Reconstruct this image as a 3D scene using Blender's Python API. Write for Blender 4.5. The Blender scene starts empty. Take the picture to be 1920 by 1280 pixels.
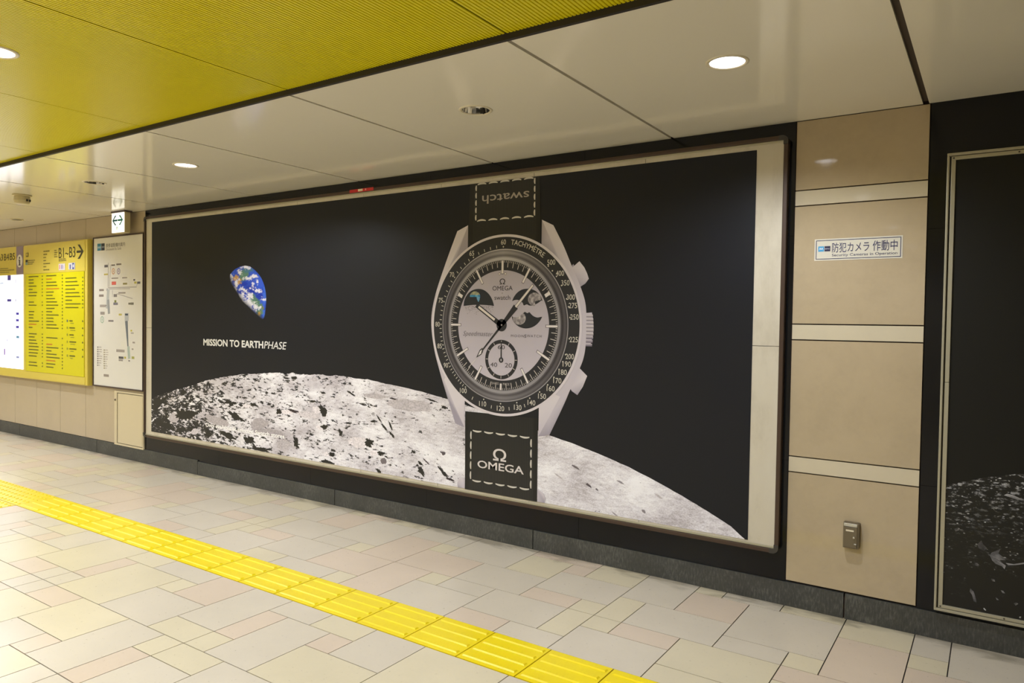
import bpy, bmesh, math, random
from mathutils import Matrix, Vector, noise as mnoise

# ------------------------------------------------------------------ camera, world, exposure
scene = bpy.context.scene
COL = scene.collection
H = 2.464            # height of the white ceiling
CAM = Vector((0.0, -3.824, 1.4223))
RIGHT = Vector((0.82977986, 0.5578776, 0.01542585))
DOWN = Vector((0.0267481, -0.01214575, -0.99956842))
FWD = Vector((-0.55744947, 0.82983436, -0.02500046))
F_PX = 1348.95
cam_data = bpy.data.cameras.new('camera')
cam_data.sensor_width = 36.0
cam_data.lens = 36.0 * F_PX / 1920.0
cam_data.clip_start = 0.02
cam = bpy.data.objects.new('camera', cam_data)
COL.objects.link(cam)
m3 = Matrix((RIGHT, -DOWN, -FWD)).transposed()
cam.matrix_world = Matrix.Translation(CAM) @ m3.to_4x4()
scene.camera = cam

world = bpy.data.worlds.new('world')
scene.world = world
world.use_nodes = True
world.node_tree.nodes['Background'].inputs[0].default_value = (0.9, 0.85, 0.7, 1)
world.node_tree.nodes['Background'].inputs[1].default_value = 0.02

scene.view_settings.view_transform = 'Standard'
scene.view_settings.look = 'None'
scene.view_settings.exposure = 0.0
scene.view_settings.gamma = 1.0
scene.view_settings.use_curve_mapping = False

LAMP_COLOUR = (0.94, 1.0, 1.11)
LAMP_POWER = 94.0
RND = random.Random(7)


def project(p):
    d = Vector(p) - CAM
    z = d.dot(FWD)
    if z < 0.05:
        return None
    return 960 + F_PX * d.dot(RIGHT) / z, 640 + F_PX * d.dot(DOWN) / z


def wall_at(px, py, y):
    d = RIGHT * ((px - 960) / F_PX) + DOWN * ((py - 640) / F_PX) + FWD
    t = (y - CAM.y) / d.y
    q = CAM + d * t
    return (q.x, q.z)


def lin(r, g, b):
    def f(c):
        c = c / 255.0
        return c / 12.92 if c <= 0.04045 else ((c + 0.055) / 1.055) ** 2.4
    return (f(r), f(g), f(b))


# ------------------------------------------------------------------ materials
def new_mat(name, colour=(0.5, 0.5, 0.5), rough=0.5, metal=0.0, spec=0.5, coat=0.0, coat_rough=0.05, emit=None, strength=0.0):
    m = bpy.data.materials.new(name)
    m.use_nodes = True
    b = m.node_tree.nodes['Principled BSDF']
    b.inputs['Base Color'].default_value = (*colour, 1)
    b.inputs['Roughness'].default_value = rough
    b.inputs['Metallic'].default_value = metal
    b.inputs['Specular IOR Level'].default_value = spec
    b.inputs['Coat Weight'].default_value = coat
    b.inputs['Coat Roughness'].default_value = coat_rough
    if emit:
        b.inputs['Emission Color'].default_value = (*emit, 1)
        b.inputs['Emission Strength'].default_value = strength
    return m


class NT:
    """small helper to write node graphs"""
    def __init__(self, mat):
        self.t = mat.node_tree
        self.b = self.t.nodes['Principled BSDF']

    def n(self, kind, **kw):
        nd = self.t.nodes.new(kind)
        for k, v in kw.items():
            if k.startswith('_'):
                nd.inputs[k[1:].replace('_', ' ')].default_value = v
            else:
                setattr(nd, k, v)
        return nd

    def l(self, a, b):
        self.t.links.new(a, b)

    def pos(self, scale=(1, 1, 1), rot=(0, 0, 0)):
        g = self.n('ShaderNodeNewGeometry')
        mp = self.n('ShaderNodeMapping')
        mp.inputs['Scale'].default_value = scale
        mp.inputs['Rotation'].default_value = rot
        self.l(g.outputs['Position'], mp.inputs['Vector'])
        return mp.outputs['Vector']

    def noise(self, vec, scale, detail=4.0, rough=0.55, dist=0.0):
        nd = self.n('ShaderNodeTexNoise')
        nd.inputs['Scale'].default_value = scale
        nd.inputs['Detail'].default_value = detail
        nd.inputs['Roughness'].default_value = rough
        nd.inputs['Distortion'].default_value = dist
        if vec is not None:
            self.l(vec, nd.inputs['Vector'])
        return nd.outputs['Fac']

    def ramp(self, fac, stops, interp='LINEAR'):
        r = self.n('ShaderNodeValToRGB')
        r.color_ramp.interpolation = interp
        el = r.color_ramp.elements
        while len(el) > 1:
            el.remove(el[-1])
        el[0].position = stops[0][0]
        el[0].color = (*stops[0][1], 1)
        for p, c in stops[1:]:
            e = el.new(p)
            e.color = (*c, 1)
        self.l(fac, r.inputs[0])
        return r.outputs[0]

    def math(self, op, a, b=None, c=None, clamp=False):
        nd = self.n('ShaderNodeMath', operation=op, use_clamp=clamp)
        for k, v in enumerate((a, b, c)):
            if v is None:
                continue
            if isinstance(v, (int, float)):
                nd.inputs[k].default_value = v
            else:
                self.l(v, nd.inputs[k])
        return nd.outputs[0]

    def mix(self, fac, a, b, mode='MIX'):
        nd = self.n('ShaderNodeMix', data_type='RGBA', blend_type=mode)
        for sock, v in ((nd.inputs[0], fac), (nd.inputs[6], a), (nd.inputs[7], b)):
            if isinstance(v, (int, float)):
                sock.default_value = v
            elif isinstance(v, tuple):
                sock.default_value = (*v, 1)
            else:
                self.l(v, sock)
        return nd.outputs[2]

    def maprange(self, v, a, b, c=0.0, d=1.0, smooth=False):
        nd = self.n('ShaderNodeMapRange')
        if smooth:
            nd.interpolation_type = 'SMOOTHSTEP'
        for k, x in ((1, a), (2, b), (3, c), (4, d)):
            if isinstance(x, (int, float)):
                nd.inputs[k].default_value = x
            else:
                self.l(x, nd.inputs[k])
        self.l(v, nd.inputs[0])
        return nd.outputs[0]

    def bump(self, h, strength=0.2, dist=0.002):
        nd = self.n('ShaderNodeBump')
        nd.inputs['Strength'].default_value = strength
        nd.inputs['Distance'].default_value = dist
        self.l(h, nd.inputs['Height'])
        self.l(nd.outputs[0], self.b.inputs['Normal'])

    def base(self, sock):
        self.l(sock, self.b.inputs['Base Color'])

    def rough(self, sock):
        self.l(sock, self.b.inputs['Roughness'])


def scale3(c, k):
    return tuple(min(1.0, x * k) for x in c)


def tile_mat(name, c):
    m = new_mat(name, c, 0.34, spec=0.45)
    t = NT(m)
    v = t.pos()
    n1 = t.noise(v, 3.0, 5, 0.6)
    n2 = t.noise(v, 60.0, 3, 0.6)
    k = t.math('MULTIPLY_ADD', n2, 0.35, n1)
    col = t.ramp(k, [(0.35, scale3(c, 0.93)), (0.95, scale3(c, 1.05))])
    oi = t.n('ShaderNodeObjectInfo')
    tone = t.maprange(oi.outputs['Random'], 0, 1, 0.0, 0.12)
    col = t.mix(tone, col, scale3(c, 0.7))
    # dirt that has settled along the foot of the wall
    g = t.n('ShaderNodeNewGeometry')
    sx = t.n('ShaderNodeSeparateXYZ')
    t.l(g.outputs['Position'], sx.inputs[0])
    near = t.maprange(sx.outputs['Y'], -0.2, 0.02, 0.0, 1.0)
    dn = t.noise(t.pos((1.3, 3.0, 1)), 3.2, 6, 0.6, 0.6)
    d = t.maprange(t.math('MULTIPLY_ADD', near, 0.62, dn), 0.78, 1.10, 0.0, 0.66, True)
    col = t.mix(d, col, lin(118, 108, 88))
    t.base(col)
    t.rough(t.maprange(n2, 0.3, 0.7, 0.27, 0.36))
    t.bump(n1, 0.03, 0.002)
    return m


def stone_mat(name, c, rough=0.1, var=0.1):
    m = new_mat(name, c, rough, spec=0.45)
    t = NT(m)
    n1 = t.noise(t.pos((1, 1, 1)), 3.2, 6, 0.6, 0.4)
    n2 = t.noise(t.pos((1, 1, 1)), 40, 4, 0.6)
    k = t.math('MULTIPLY_ADD', n2, 0.3, n1)
    t.base(t.ramp(k, [(0.35, scale3(c, 1 - var)), (0.65, c), (0.95, scale3(c, 1 + var * 0.6))]))
    t.bump(n2, 0.02, 0.001)
    return m


M = {}
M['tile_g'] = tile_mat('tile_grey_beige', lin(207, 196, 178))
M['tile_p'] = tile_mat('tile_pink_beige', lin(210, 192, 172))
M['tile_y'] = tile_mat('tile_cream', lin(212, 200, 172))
M['grout'] = new_mat('floor_grout', lin(44, 38, 36), 0.9)
M['tactile'] = new_mat('tactile_yellow', lin(238, 212, 8), 0.33, spec=0.45)
t = NT(M['tactile'])
t.base(t.ramp(t.noise(t.pos(), 6, 5), [(0.3, lin(232, 206, 5)), (0.8, lin(242, 217, 8))]))
M['stone'] = stone_mat('beige_stone', lin(183, 165, 135), 0.05)
M['stone_band'] = stone_mat('pale_stone_band', lin(206, 194, 168), 0.07, 0.05)
M['wall_panel'] = stone_mat('beige_wall_panel', lin(182, 166, 140), 0.3, 0.08)
M['joint'] = new_mat('dark_joint', lin(66, 48, 42), 0.8)
M['black_panel'] = new_mat('polished_black_panel', lin(19, 19, 20), 0.14, spec=0.28)
M['granite'] = new_mat('dark_granite', lin(70, 70, 64), 0.5)
t = NT(M['granite'])
nv = t.noise(t.pos((1, 1, 0.25)), 120, 4, 0.7)
nb = t.noise(t.pos(), 5, 4, 0.6)
t.base(t.ramp(t.math('MULTIPLY_ADD', nb, 0.5, nv), [(0.5, lin(50, 50, 47)), (0.78, lin(68, 68, 64)), (0.98, lin(98, 98, 92))]))
M['ceiling_panel'] = new_mat('glossy_cream_ceiling', lin(238, 232, 217), 0.12, spec=0.5)
M['slot'] = new_mat('dark_ceiling_slot', lin(70, 58, 48), 0.8)
M['ceil_trim'] = new_mat('dark_ceiling_trim', lin(40, 34, 30), 0.6)
M['yellow_ceiling'] = new_mat('ribbed_yellow_ceiling', lin(226, 213, 18), 0.3, spec=0.4)
M['brown_rail'] = new_mat('brown_anodised_rail', lin(74, 58, 48), 0.38, metal=0.35)
M['corner_cap'] = new_mat('charcoal_corner_cap', lin(58, 54, 48), 0.5)
M['board'] = new_mat('cream_painted_board', lin(202, 193, 174), 0.32)
t = NT(M['board'])
t.base(t.ramp(t.noise(t.pos((1, 1, 0.4)), 6, 7, 0.65), [(0.25, lin(182, 172, 152)), (0.5, lin(203, 194, 175)), (0.8, lin(209, 201, 184))]))
M['aluminium'] = new_mat('champagne_aluminium', lin(176, 170, 148), 0.35, metal=0.35)
M['alu_dark'] = new_mat('frame_groove', lin(70, 64, 54), 0.6)
M['white_trim'] = new_mat('white_enamel', lin(224, 214, 190), 0.3)
M['chrome'] = new_mat('chrome_reflector', (0.75, 0.74, 0.72), 0.12, metal=1.0)
M['lens_on'] = new_mat('lit_lamp_lens', (0.9, 0.9, 0.9), 0.4, emit=(1.0, 0.97, 0.99), strength=5.0)
M['bulb'] = new_mat('unlit_bulb', lin(225, 220, 205), 0.25)
M['board_yellow'] = new_mat('yellow_board_enamel', lin(214, 194, 84), 0.3)
M['list_yellow'] = new_mat('yellow_list_acrylic', lin(214, 204, 24), 0.08, spec=0.6)
M['violet'] = new_mat('grey_violet_strip', lin(140, 122, 136), 0.4)
M['map_white'] = new_mat('map_white_panel', lin(220, 216, 208), 0.25)
M['screen'] = new_mat('backlit_map_screen', (0.9, 0.9, 0.92), 0.3, emit=(0.86, 0.88, 1.0), strength=1.9)
M['sign_lit'] = new_mat('lit_sign_face', (0.9, 0.9, 0.88), 0.3, emit=(1.0, 0.98, 0.9), strength=1.1)
M['cabinet'] = new_mat('cream_cabinet_enamel', lin(206, 192, 160), 0.35)
M['dark_frame'] = new_mat('dark_brown_frame', lin(72, 58, 54), 0.5)
M['grey_box'] = new_mat('grey_metal_box', lin(116, 106, 88), 0.35, metal=0.5)
M['steel'] = new_mat('bright_steel', lin(200, 200, 196), 0.25, metal=0.8)
M['beige_plastic'] = new_mat('beige_plastic', lin(196, 182, 140), 0.4)
M['dark'] = new_mat('dark_recess', lin(40, 36, 32), 0.7)
M['far_wall'] = stone_mat('far_wall_stone', lin(196, 184, 162), 0.4, 0.06)


def ink_mat(name, rough, spec=0.45, bump=False):
    m = new_mat(name, (0, 0, 0), rough, spec=spec)
    t = NT(m)
    a = t.n('ShaderNodeAttribute', attribute_name='ink')
    t.base(a.outputs['Color'])
    return m


M['ink'] = ink_mat('printed_vinyl', 0.42, 0.27)
M['ink_moon'] = ink_mat('printed_moon_detail', 0.42, 0.27)
t = NT(M['ink_moon'])
src = M['ink_moon'].node_tree.nodes['Attribute'].outputs['Color']
k1 = t.maprange(t.noise(t.pos((1, 1, 1.6)), 55, 5, 0.7), 0.32, 0.62, 0.62, 1.08)
t.base(t.mix(1.0, src, t.n('ShaderNodeCombineColor').outputs[0], 'MULTIPLY'))
cc = [n_ for n_ in M['ink_moon'].node_tree.nodes if n_.type == 'COMBINE_COLOR'][0]
for q_ in range(3):
    t.l(k1, cc.inputs[q_])
M['ink_matte'] = ink_mat('printed_label', 0.4, 0.4)


# ------------------------------------------------------------------ object helpers
def link(o, parent=None):
    COL.objects.link(o)
    if parent is not None:
        o.parent = parent
    return o


def obj(name, verts, faces, mat, parent=None, smooth=False):
    me = bpy.data.meshes.new(name)
    me.from_pydata(verts, [], faces)
    me.update()
    if isinstance(mat, str):
        mat = M[mat]
    me.materials.append(mat)
    if smooth:
        me.polygons.foreach_set('use_smooth', [True] * len(me.polygons))
    return link(bpy.data.objects.new(name, me), parent)


BOXF = [(0, 3, 2, 1), (4, 5, 6, 7), (0, 1, 5, 4), (1, 2, 6, 5), (2, 3, 7, 6), (3, 0, 4, 7)]


def box_geo(x0, x1, y0, y1, z0, z1):
    return [(x0, y0, z0), (x1, y0, z0), (x1, y1, z0), (x0, y1, z0), (x0, y0, z1), (x1, y0, z1), (x1, y1, z1), (x0, y1, z1)], BOXF


def box(name, x0, x1, y0, y1, z0, z1, mat, parent=None, bevel=0.0):
    if bevel <= 0:
        v, f = box_geo(x0, x1, y0, y1, z0, z1)
        return obj(name, v, f, mat, parent)
    bm = bmesh.new()
    v, f = box_geo(x0, x1, y0, y1, z0, z1)
    vs = [bm.verts.new(p) for p in v]
    for q in f:
        bm.faces.new([vs[k] for k in q])
    bmesh.ops.bevel(bm, geom=list(bm.edges), offset=bevel, segments=2, affect='EDGES', profile=0.6)
    me = bpy.data.meshes.new(name)
    bm.to_mesh(me)
    bm.free()
    me.materials.append(M[mat] if isinstance(mat, str) else mat)
    return link(bpy.data.objects.new(name, me), parent)


class Geo:
    def __init__(self):
        self.v, self.f = [], []

    def add(self, v, f):
        k = len(self.v)
        self.v += v
        self.f += [tuple(i + k for i in q) for q in f]
        return self

    def box(self, *a):
        return self.add(*box_geo(*a))

    def build(self, name, mat, parent=None, smooth=False):
        return obj(name, self.v, self.f, mat, parent, smooth)


def lathe_geo(cx, cy, prof, seg=40):
    """profile [(r, z)...] around a vertical axis"""
    v, f = [], []
    for r, z in prof:
        for s in range(seg):
            a = 2 * math.pi * s / seg
            v.append((cx + r * math.cos(a), cy + r * math.sin(a), z))
    for k in range(len(prof) - 1):
        for s in range(seg):
            a, b = k * seg + s, k * seg + (s + 1) % seg
            f.append((a, b, b + seg, a + seg))
    return v, f


def disc_geo(cx, cy, r, z, seg=40, up=False):
    v = [(cx + r * math.cos(2 * math.pi * s / seg), cy + r * math.sin(2 * math.pi * s / seg), z) for s in range(seg)]
    q = tuple(range(seg))
    return v, [q if up else q[::-1]]


def thing(name, label, cat, loc=(0, 0, 0), group=None):
    o = bpy.data.objects.new(name, None)
    o.empty_display_size = 0.1
    o.location = loc
    COL.objects.link(o)
    return tag(o, label, cat, group)


def tag(o, label, cat, group=None):
    o['label'] = label
    o['category'] = cat
    if group:
        o['group'] = group
    return o


def structure(o):
    o['kind'] = 'structure'
    return o


def keep(o, parent):
    """parent a part built in world coordinates to a thing whose origin is elsewhere"""
    o.parent = parent
    o.matrix_parent_inverse = Matrix.Translation(parent.location).inverted()
    return o


# ------------------------------------------------------------------ flat print helpers (x, z) on a wall-parallel sheet
def area2(p):
    return sum(p[i][0] * p[(i + 1) % len(p)][1] - p[(i + 1) % len(p)][0] * p[i][1] for i in range(len(p)))


def ink(name, shapes, y, parent, mat='ink'):
    """shapes: list of (points, colour) ; colour one rgb or one per point"""
    v, f, c = [], [], []
    for pts, colour in shapes:
        pts = list(pts)
        cols = list(colour) if isinstance(colour, list) else [colour] * len(pts)
        if area2(pts) < 0:
            pts.reverse()
            cols.reverse()
        k = len(v)
        yy = y - min(4e-6, 2e-4 / len(shapes)) * len(f)     # later shapes lie on earlier ones
        v += [(p[0], yy, p[1]) for p in pts]
        c += cols
        f.append(tuple(range(k, k + len(pts))))
    o = obj(name, v, f, mat, parent)
    at = o.data.color_attributes.new('ink', 'FLOAT_COLOR', 'POINT')
    at.data.foreach_set('color', [x for q in c for x in (*q, 1.0)])
    return o


def ink_each(name, shapes, y, parent, mat='ink'):
    """every printed shape as a part of its own"""
    return [ink(name, [s], y - min(4e-6, 2e-4 / len(shapes)) * k, parent, mat) for k, s in enumerate(shapes)]


def stuff(o):
    o['kind'] = 'stuff'
    return o


def ink_mesh(name, verts, faces, cols, y, parent, mat='ink'):
    o = obj(name, [(p[0], y, p[1]) for p in verts], faces, mat, parent)
    at = o.data.color_attributes.new('ink', 'FLOAT_COLOR', 'POINT')
    at.data.foreach_set('color', [x for q in cols for x in (*q, 1.0)])
    return o


def rect(x0, x1, z0, z1):
    return [(x0, z0), (x1, z0), (x1, z1), (x0, z1)]


def circ(cx, cz, r, n=48, rz=None, rot=0.0):
    rz = r if rz is None else rz
    out = []
    for k in range(n):
        a = 2 * math.pi * k / n
        x, z = r * math.cos(a), rz * math.sin(a)
        out.append((cx + x * math.cos(rot) - z * math.sin(rot), cz + x * math.sin(rot) + z * math.cos(rot)))
    return out


def ring(cx, cz, r0, r1, colour, n=120, a0=0.0, a1=360.0):
    """quads of an annulus; colour rgb or function(angle_deg clockwise from top)->(inner, outer)"""
    out = []
    for k in range(n):
        p, q = a0 + (a1 - a0) * k / n, a0 + (a1 - a0) * (k + 1) / n
        P = [(cx + r * math.sin(math.radians(a)), cz + r * math.cos(math.radians(a))) for a, r in ((p, r0), (q, r0), (q, r1), (p, r1))]
        if callable(colour):
            (ci, co), (di, do) = colour(p), colour(q)
            out.append((P, [ci, di, do, co]))
        else:
            out.append((P, colour))
    return out


def bar(x0, z0, x1, z1, w, w2=None):
    w2 = w if w2 is None else w2
    dx, dz = x1 - x0, z1 - z0
    L = math.hypot(dx, dz) or 1
    nx, nz = -dz / L, dx / L
    return [(x0 - nx * w / 2, z0 - nz * w / 2), (x1 - nx * w2 / 2, z1 - nz * w2 / 2), (x1 + nx * w2 / 2, z1 + nz * w2 / 2), (x0 + nx * w / 2, z0 + nz * w / 2)]


FONT = bpy.data.curves.new('lettering', 'FONT')
FONT.resolution_u = 3
FONT_OB = bpy.data.objects.new('lettering', FONT)
COL.objects.link(FONT_OB)


def glyphs(body, bold=0.0, space=1.0):
    FONT.body = body
    FONT.offset = bold
    FONT.space_character = space
    dg = bpy.context.evaluated_depsgraph_get()
    dg.update()
    me = bpy.data.meshes.new_from_object(FONT_OB.evaluated_get(dg))
    v = [(p.co.x, p.co.y) for p in me.vertices]
    f = [tuple(p.vertices) for p in me.polygons]
    bpy.data.meshes.remove(me)
    return v, f


def text_geo(body, x0, x1, z0, z1, bold=0.0, shear=0.0, rot180=False, space=1.0):
    """lettering scaled to fill the box x0..x1, z0..z1"""
    v, f = glyphs(body, bold, space)
    if shear:
        v = [(x + shear * y, y) for x, y in v]
    ax, bx = min(p[0] for p in v), max(p[0] for p in v)
    az, bz = min(p[1] for p in v), max(p[1] for p in v)
    out = []
    for x, y in v:
        u, w = (x - ax) / (bx - ax), (y - az) / max(1e-6, bz - az)
        if rot180:
            u, w = 1 - u, 1 - w
        out.append((x0 + u * (x1 - x0), z0 + w * (z1 - z0)))
    return out, f


def text(name, items, y, parent, mat='ink'):
    """items: list of (verts, faces, colour) joined into one printed line"""
    V, Fc, Cc = [], [], []
    for v, f, c in items:
        k = len(V)
        V += v
        Fc += [tuple(i + k for i in q) for q in f]
        Cc += [c] * len(v)
    # faces must look towards the room
    if Fc:
        p = [V[i] for i in Fc[0]]
        if area2(p) < 0:
            Fc = [q[::-1] for q in Fc]
    return ink_mesh(name, V, Fc, Cc, y, parent, mat)

# ------------------------------------------------------------------ floor of ashlar tiles
GX, GY, X0, Y0 = 0.1469, 0.1485, -2.4783, -1.4314
X_MIN, X_MAX, Y_MIN = -16.0, 5.2, -7.6
floor = structure(box('floor', X_MIN, X_MAX, Y_MIN, 0.03, -0.08, -0.005, 'grout'))
TILES = """
g-10,-7,-1,0 p-7,-5,-2,0 y-8,-7,-2,-1 y-11,-8,-4,-1 p-12,-11,-3,-1 g-8,-5,-4,-2 g-5,-3,-3,0 p-3,-2,-3,-1
g-3,-1,-1,0 y-1,1,-1,0 y-5,-3,-4,-3 y-3,-2,-4,-3 g-2,0,-4,-1 p0,1,-2,-1 g1,3,-2,0 y0,3,-4,-2 y3,6,-4,0
g6,9,-4,0 y-4,-3,-5,-4 y-3,-1,-5,-4 g-3,-1,-8,-5 p-4,-3,-7,-5 g-6,-4,-7,-4 y-9,-6,-6,-4 p-11,-9,-5,-4
g-12,-11,-5,-4 g-13,-12,-5,-4 p-15,-13,-4,-3 g-13,-12,-4,-3 g-12,-11,-4,-3 y-15,-12,-3,0 y-12,-10,-1,0
p-18,-17,-2,-1 g-17,-15,-2,0 g-21,-19,-1,0 y-19,-17,-1,0 g-20,-18,-2,-1 p-21,-20,-4,-1 g-23,-21,-3,0
p-25,-23,-3,0 y-18,-15,-4,-2 y-16,-13,-5,-4 p-13,-12,-7,-5 y-12,-9,-9,-5 g-9,-7,-9,-6 p-7,-6,-7,-6
y-7,-5,-10,-7 g-1,2,-7,-4 y-4,-3,2,3 p-3,-1,2,5 y-1,0,4,5 g-1,2,2,4 g0,2,4,5 p2,4,2,3 g2,5,3,5 g4,6,2,3
y5,6,3,5 y5,6,5,6 p3,5,5,6 g0,3,5,7 g3,6,6,8 y6,7,4,5 y6,7,5,7 g6,9,2,4 p7,9,4,5 g7,10,5,7 g6,8,7,10 p8,10,7,9
y8,9,9,10 g9,11,9,10 g10,13,6,9 y11,13,9,10 g10,12,5,6 y12,13,5,6 y9,12,3,5 y9,11,2,3 g11,14,2,3 p12,16,4,5
p13,15,5,8 y13,15,8,10 g15,16,8,10 y15,16,7,8 p15,19,5,7 g16,20,7,10 p-10,-8,7,9 y-10,-9,9,10 p-9,-7,9,10
y-7,-5,9,10 g-8,-5,6,9 g-8,-6,5,6 y-6,-5,5,6 p-5,-3,5,8 g-5,-3,8,10 g-3,-2,8,10 y-3,-2,7,8 g-2,1,7,10
p-3,0,5,7 y1,3,7,9 p1,4,9,10 p3,4,8,9 y4,6,8,10 p-6,-3,3,5 g-9,-6,3,5 g-7,-4,2,3 y-9,-7,2,3 p-11,-9,4,5
g-12,-9,2,4 y-12,-11,4,5 y-13,-12,3,5 g-11,-8,5,7 y-12,-11,5,7 y-13,-12,5,6 g-12,-10,7,10 g-15,-12,6,8
y-14,-12,8,10 p-15,-14,8,9 y-17,-15,7,9 g-17,-14,9,10 p-15,-13,5,6 g-18,-15,5,7 g-20,-17,7,10 y-21,-20,7,8
g-21,-20,8,10 p-21,-18,5,7 g-23,-21,8,10 p-23,-21,5,8 y-24,-23,5,6 g-26,-23,6,9 y-25,-23,9,10 g-27,-25,9,10
y-28,-27,9,10 p-28,-26,7,9 g-16,-13,3,5 g-18,-16,4,5 y-19,-18,4,5 p-21,-19,2,5 g-19,-16,2,4 p-16,-14,2,3
g-14,-12,2,3 p-24,-21,3,5 g-25,-22,2,3 y-22,-21,2,3 y-27,-25,2,3 g-27,-24,3,5
"""
GAP = 0.0024


def tile_geo(i0, i1, j0, j1):
    x0, x1 = X0 + i0 * GX + GAP, X0 + i1 * GX - GAP
    y0, y1 = Y0 + j0 * GY + GAP, Y0 + j1 * GY - GAP
    if j1 <= 0 and i0 == BRANCH_I1:
        x0 = BX1 + GAP
    if j1 <= 0 and i1 == BRANCH_I0:
        x1 = BX1 - 0.6 - GAP
    return box_geo(max(x0, X_MIN), min(x1, X_MAX), y0, min(y1, 0.015), -0.006, 0.0)


# band of yellow tactile paving: a path along the wall and a branch towards the camera side
BX1 = -6.0727
BRANCH_I1 = -24   # branch lies left of this grid line
BRANCH_I0 = -28
taken = {}
rows = []
for tok in TILES.split():
    i0, i1, j0, j1 = map(int, tok[1:].split(','))
    if j0 < 0 and i0 < BRANCH_I1:
        i0 = BRANCH_I1
    rows.append((tok[0], i0, i1, j0, j1))
    for i in range(i0, i1):
        for j in range(j0, j1):
            taken[(i, j)] = 1
IL, IH, JL = -92, 52, -41
for i in range(IL, IH):
    for j in (0, 1):
        taken[(i, j)] = 1
for i in range(BRANCH_I0, BRANCH_I1):
    for j in range(JL, 0):
        taken[(i, j)] = 1
sizes = [(3, 2)] * 5 + [(2, 3)] * 4 + [(3, 3)] * 2 + [(2, 2)] * 3 + [(2, 1)] * 4 + [(1, 2)] * 3 + [(1, 1)] * 3 + [(3, 1)] * 2
fr = random.Random(21)
for j in range(9, JL - 1, -1):
    for i in range(IL, IH):
        if (i, j) in taken:
            continue
        for _ in range(12):
            w, h = fr.choice(sizes)
            cells = [(i + a, j - b) for a in range(w) for b in range(h)]
            if all(c not in taken and c[1] >= JL and c[0] < IH for c in cells):
                break
        else:
            w, h, cells = 1, 1, [(i, j)]
        for c in cells:
            taken[c] = 1
        col = fr.choice('gggggppyyy' if w * h > 3 else 'gpppyyyy')
        rows.append((col, i, i + w, j - h + 1, j + 1))
scored = []
for r in rows:
    c, i0, i1, j0, j1 = r
    P = [project((X0 + i * GX, Y0 + j * GY, 0)) for i in (i0, i1) for j in (j0, j1)]
    s = 0
    if all(P) and max(p[0] for p in P) > 0 and min(p[0] for p in P) < 1920 and max(p[1] for p in P) > 0 and min(p[1] for p in P) < 1280:
        s = (max(p[0] for p in P) - min(p[0] for p in P)) * (max(p[1] for p in P) - min(p[1] for p in P))
    scored.append((s, r))
scored.sort(key=lambda q: -q[0])
rest = {k: Geo() for k in 'gpy'}
for n, (s, r) in enumerate(scored):
    v, f = tile_geo(*r[1:])
    if n < 290 and s > 0:
        obj('floor_tile', v, f, 'tile_' + r[0], floor)
    else:
        rest[r[0]].add(v, f)
for k, g in rest.items():
    o = g.build('floor_tiling', 'tile_' + k, floor)
    o['kind'] = 'stuff'

# ------------------------------------------------------------------ tactile paving
path = thing('tactile_path', 'long yellow tactile guide path of ridged and dotted tiles laid in the beige floor', 'tactile paving', (-4.0, -1.28, 0))


def ridge_tile(L=0.3):
    g = Geo().box(0.0028, L - 0.0028, 0.0012, 0.2945, -0.006, 0.0015)
    for k in range(4):
        yc = 0.037 + 0.0738 * k
        x0, x1 = 0.014, L - 0.014
        b, tp, h = 0.0135, 0.0075, 0.0065
        v = [(x0, yc - b, .0014), (x1, yc - b, .0014), (x1, yc + b, .0014), (x0, yc + b, .0014),
             (x0 + .006, yc - tp, h), (x1 - .006, yc - tp, h), (x1 - .006, yc + tp, h), (x0 + .006, yc + tp, h)]
        g.add(v, BOXF)
    return g


def dot_tile():
    g = Geo().box(0.0018, 0.2982, 0.0012, 0.2945, -0.006, 0.0015)
    for a in range(5):
        for b in range(5):
            cx, cy = 0.03 + 0.06 * a, 0.0295 + 0.0592 * b
            prof = [(0.0115, 0.0014), (0.0095, 0.0052), (0.006, 0.0064)]
            v, f = lathe_geo(cx, cy, prof, 10)
            g.add(v, f)
            dv, df = disc_geo(cx, cy, 0.006, 0.0064, 10, True)
            g.add(dv, df)
    return g


def instance(proto, name, x, y, parent, rot=0.0):
    o = bpy.data.objects.new(name, proto)
    o.rotation_euler = (0, 0, rot)
    o.location = (x, y, 0)
    COL.objects.link(o)
    o.parent = parent
    o.matrix_parent_inverse = Matrix.Translation(parent.location).inverted()
    return o


def proto_mesh(geo, name, mat):
    me = bpy.data.meshes.new(name)
    me.from_pydata(geo.v, [], geo.f)
    me.materials.append(M[mat])
    return me


ridge_me = proto_mesh(ridge_tile(), 'ridged_tactile_tile', 'tactile')
dot_me = proto_mesh(dot_tile(), 'dotted_tactile_tile', 'tactile')
SY = -1.4306
k = -44
while -2.7727 + 0.3 * k < X_MAX - 0.3:
    x = -2.7727 + 0.3 * k
    dotted = -15 <= k <= -12
    instance(dot_me if dotted else ridge_me, 'dotted_tile' if dotted else 'ridged_tile', x, SY, path)
    k += 1
for r in range(1, 20):
    for c in range(2):
        if r <= 2:
            instance(dot_me, 'dotted_tile', BX1 - 0.3 * (c + 1), SY - 0.3 * r, path)
        else:
            instance(ridge_me, 'ridged_tile', BX1 - 0.3 * c, SY - 0.3 * r, path, math.pi / 2)

# ------------------------------------------------------------------ back wall
WF = 0.010          # face of the wall cladding
wall = structure(box('wall_back', X_MIN, X_MAX, 0.03, 0.2, -0.02, H + 0.2, 'joint'))
RX0, RX1 = -6.895, -0.8625
ZB = 0.122


def clad(name, x0, x1, z0, z1, mat, gap=0.002):
    return box(name, x0 + gap, x1 - gap, WF, 0.04, z0 + gap, z1 - gap, mat, wall)


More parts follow.
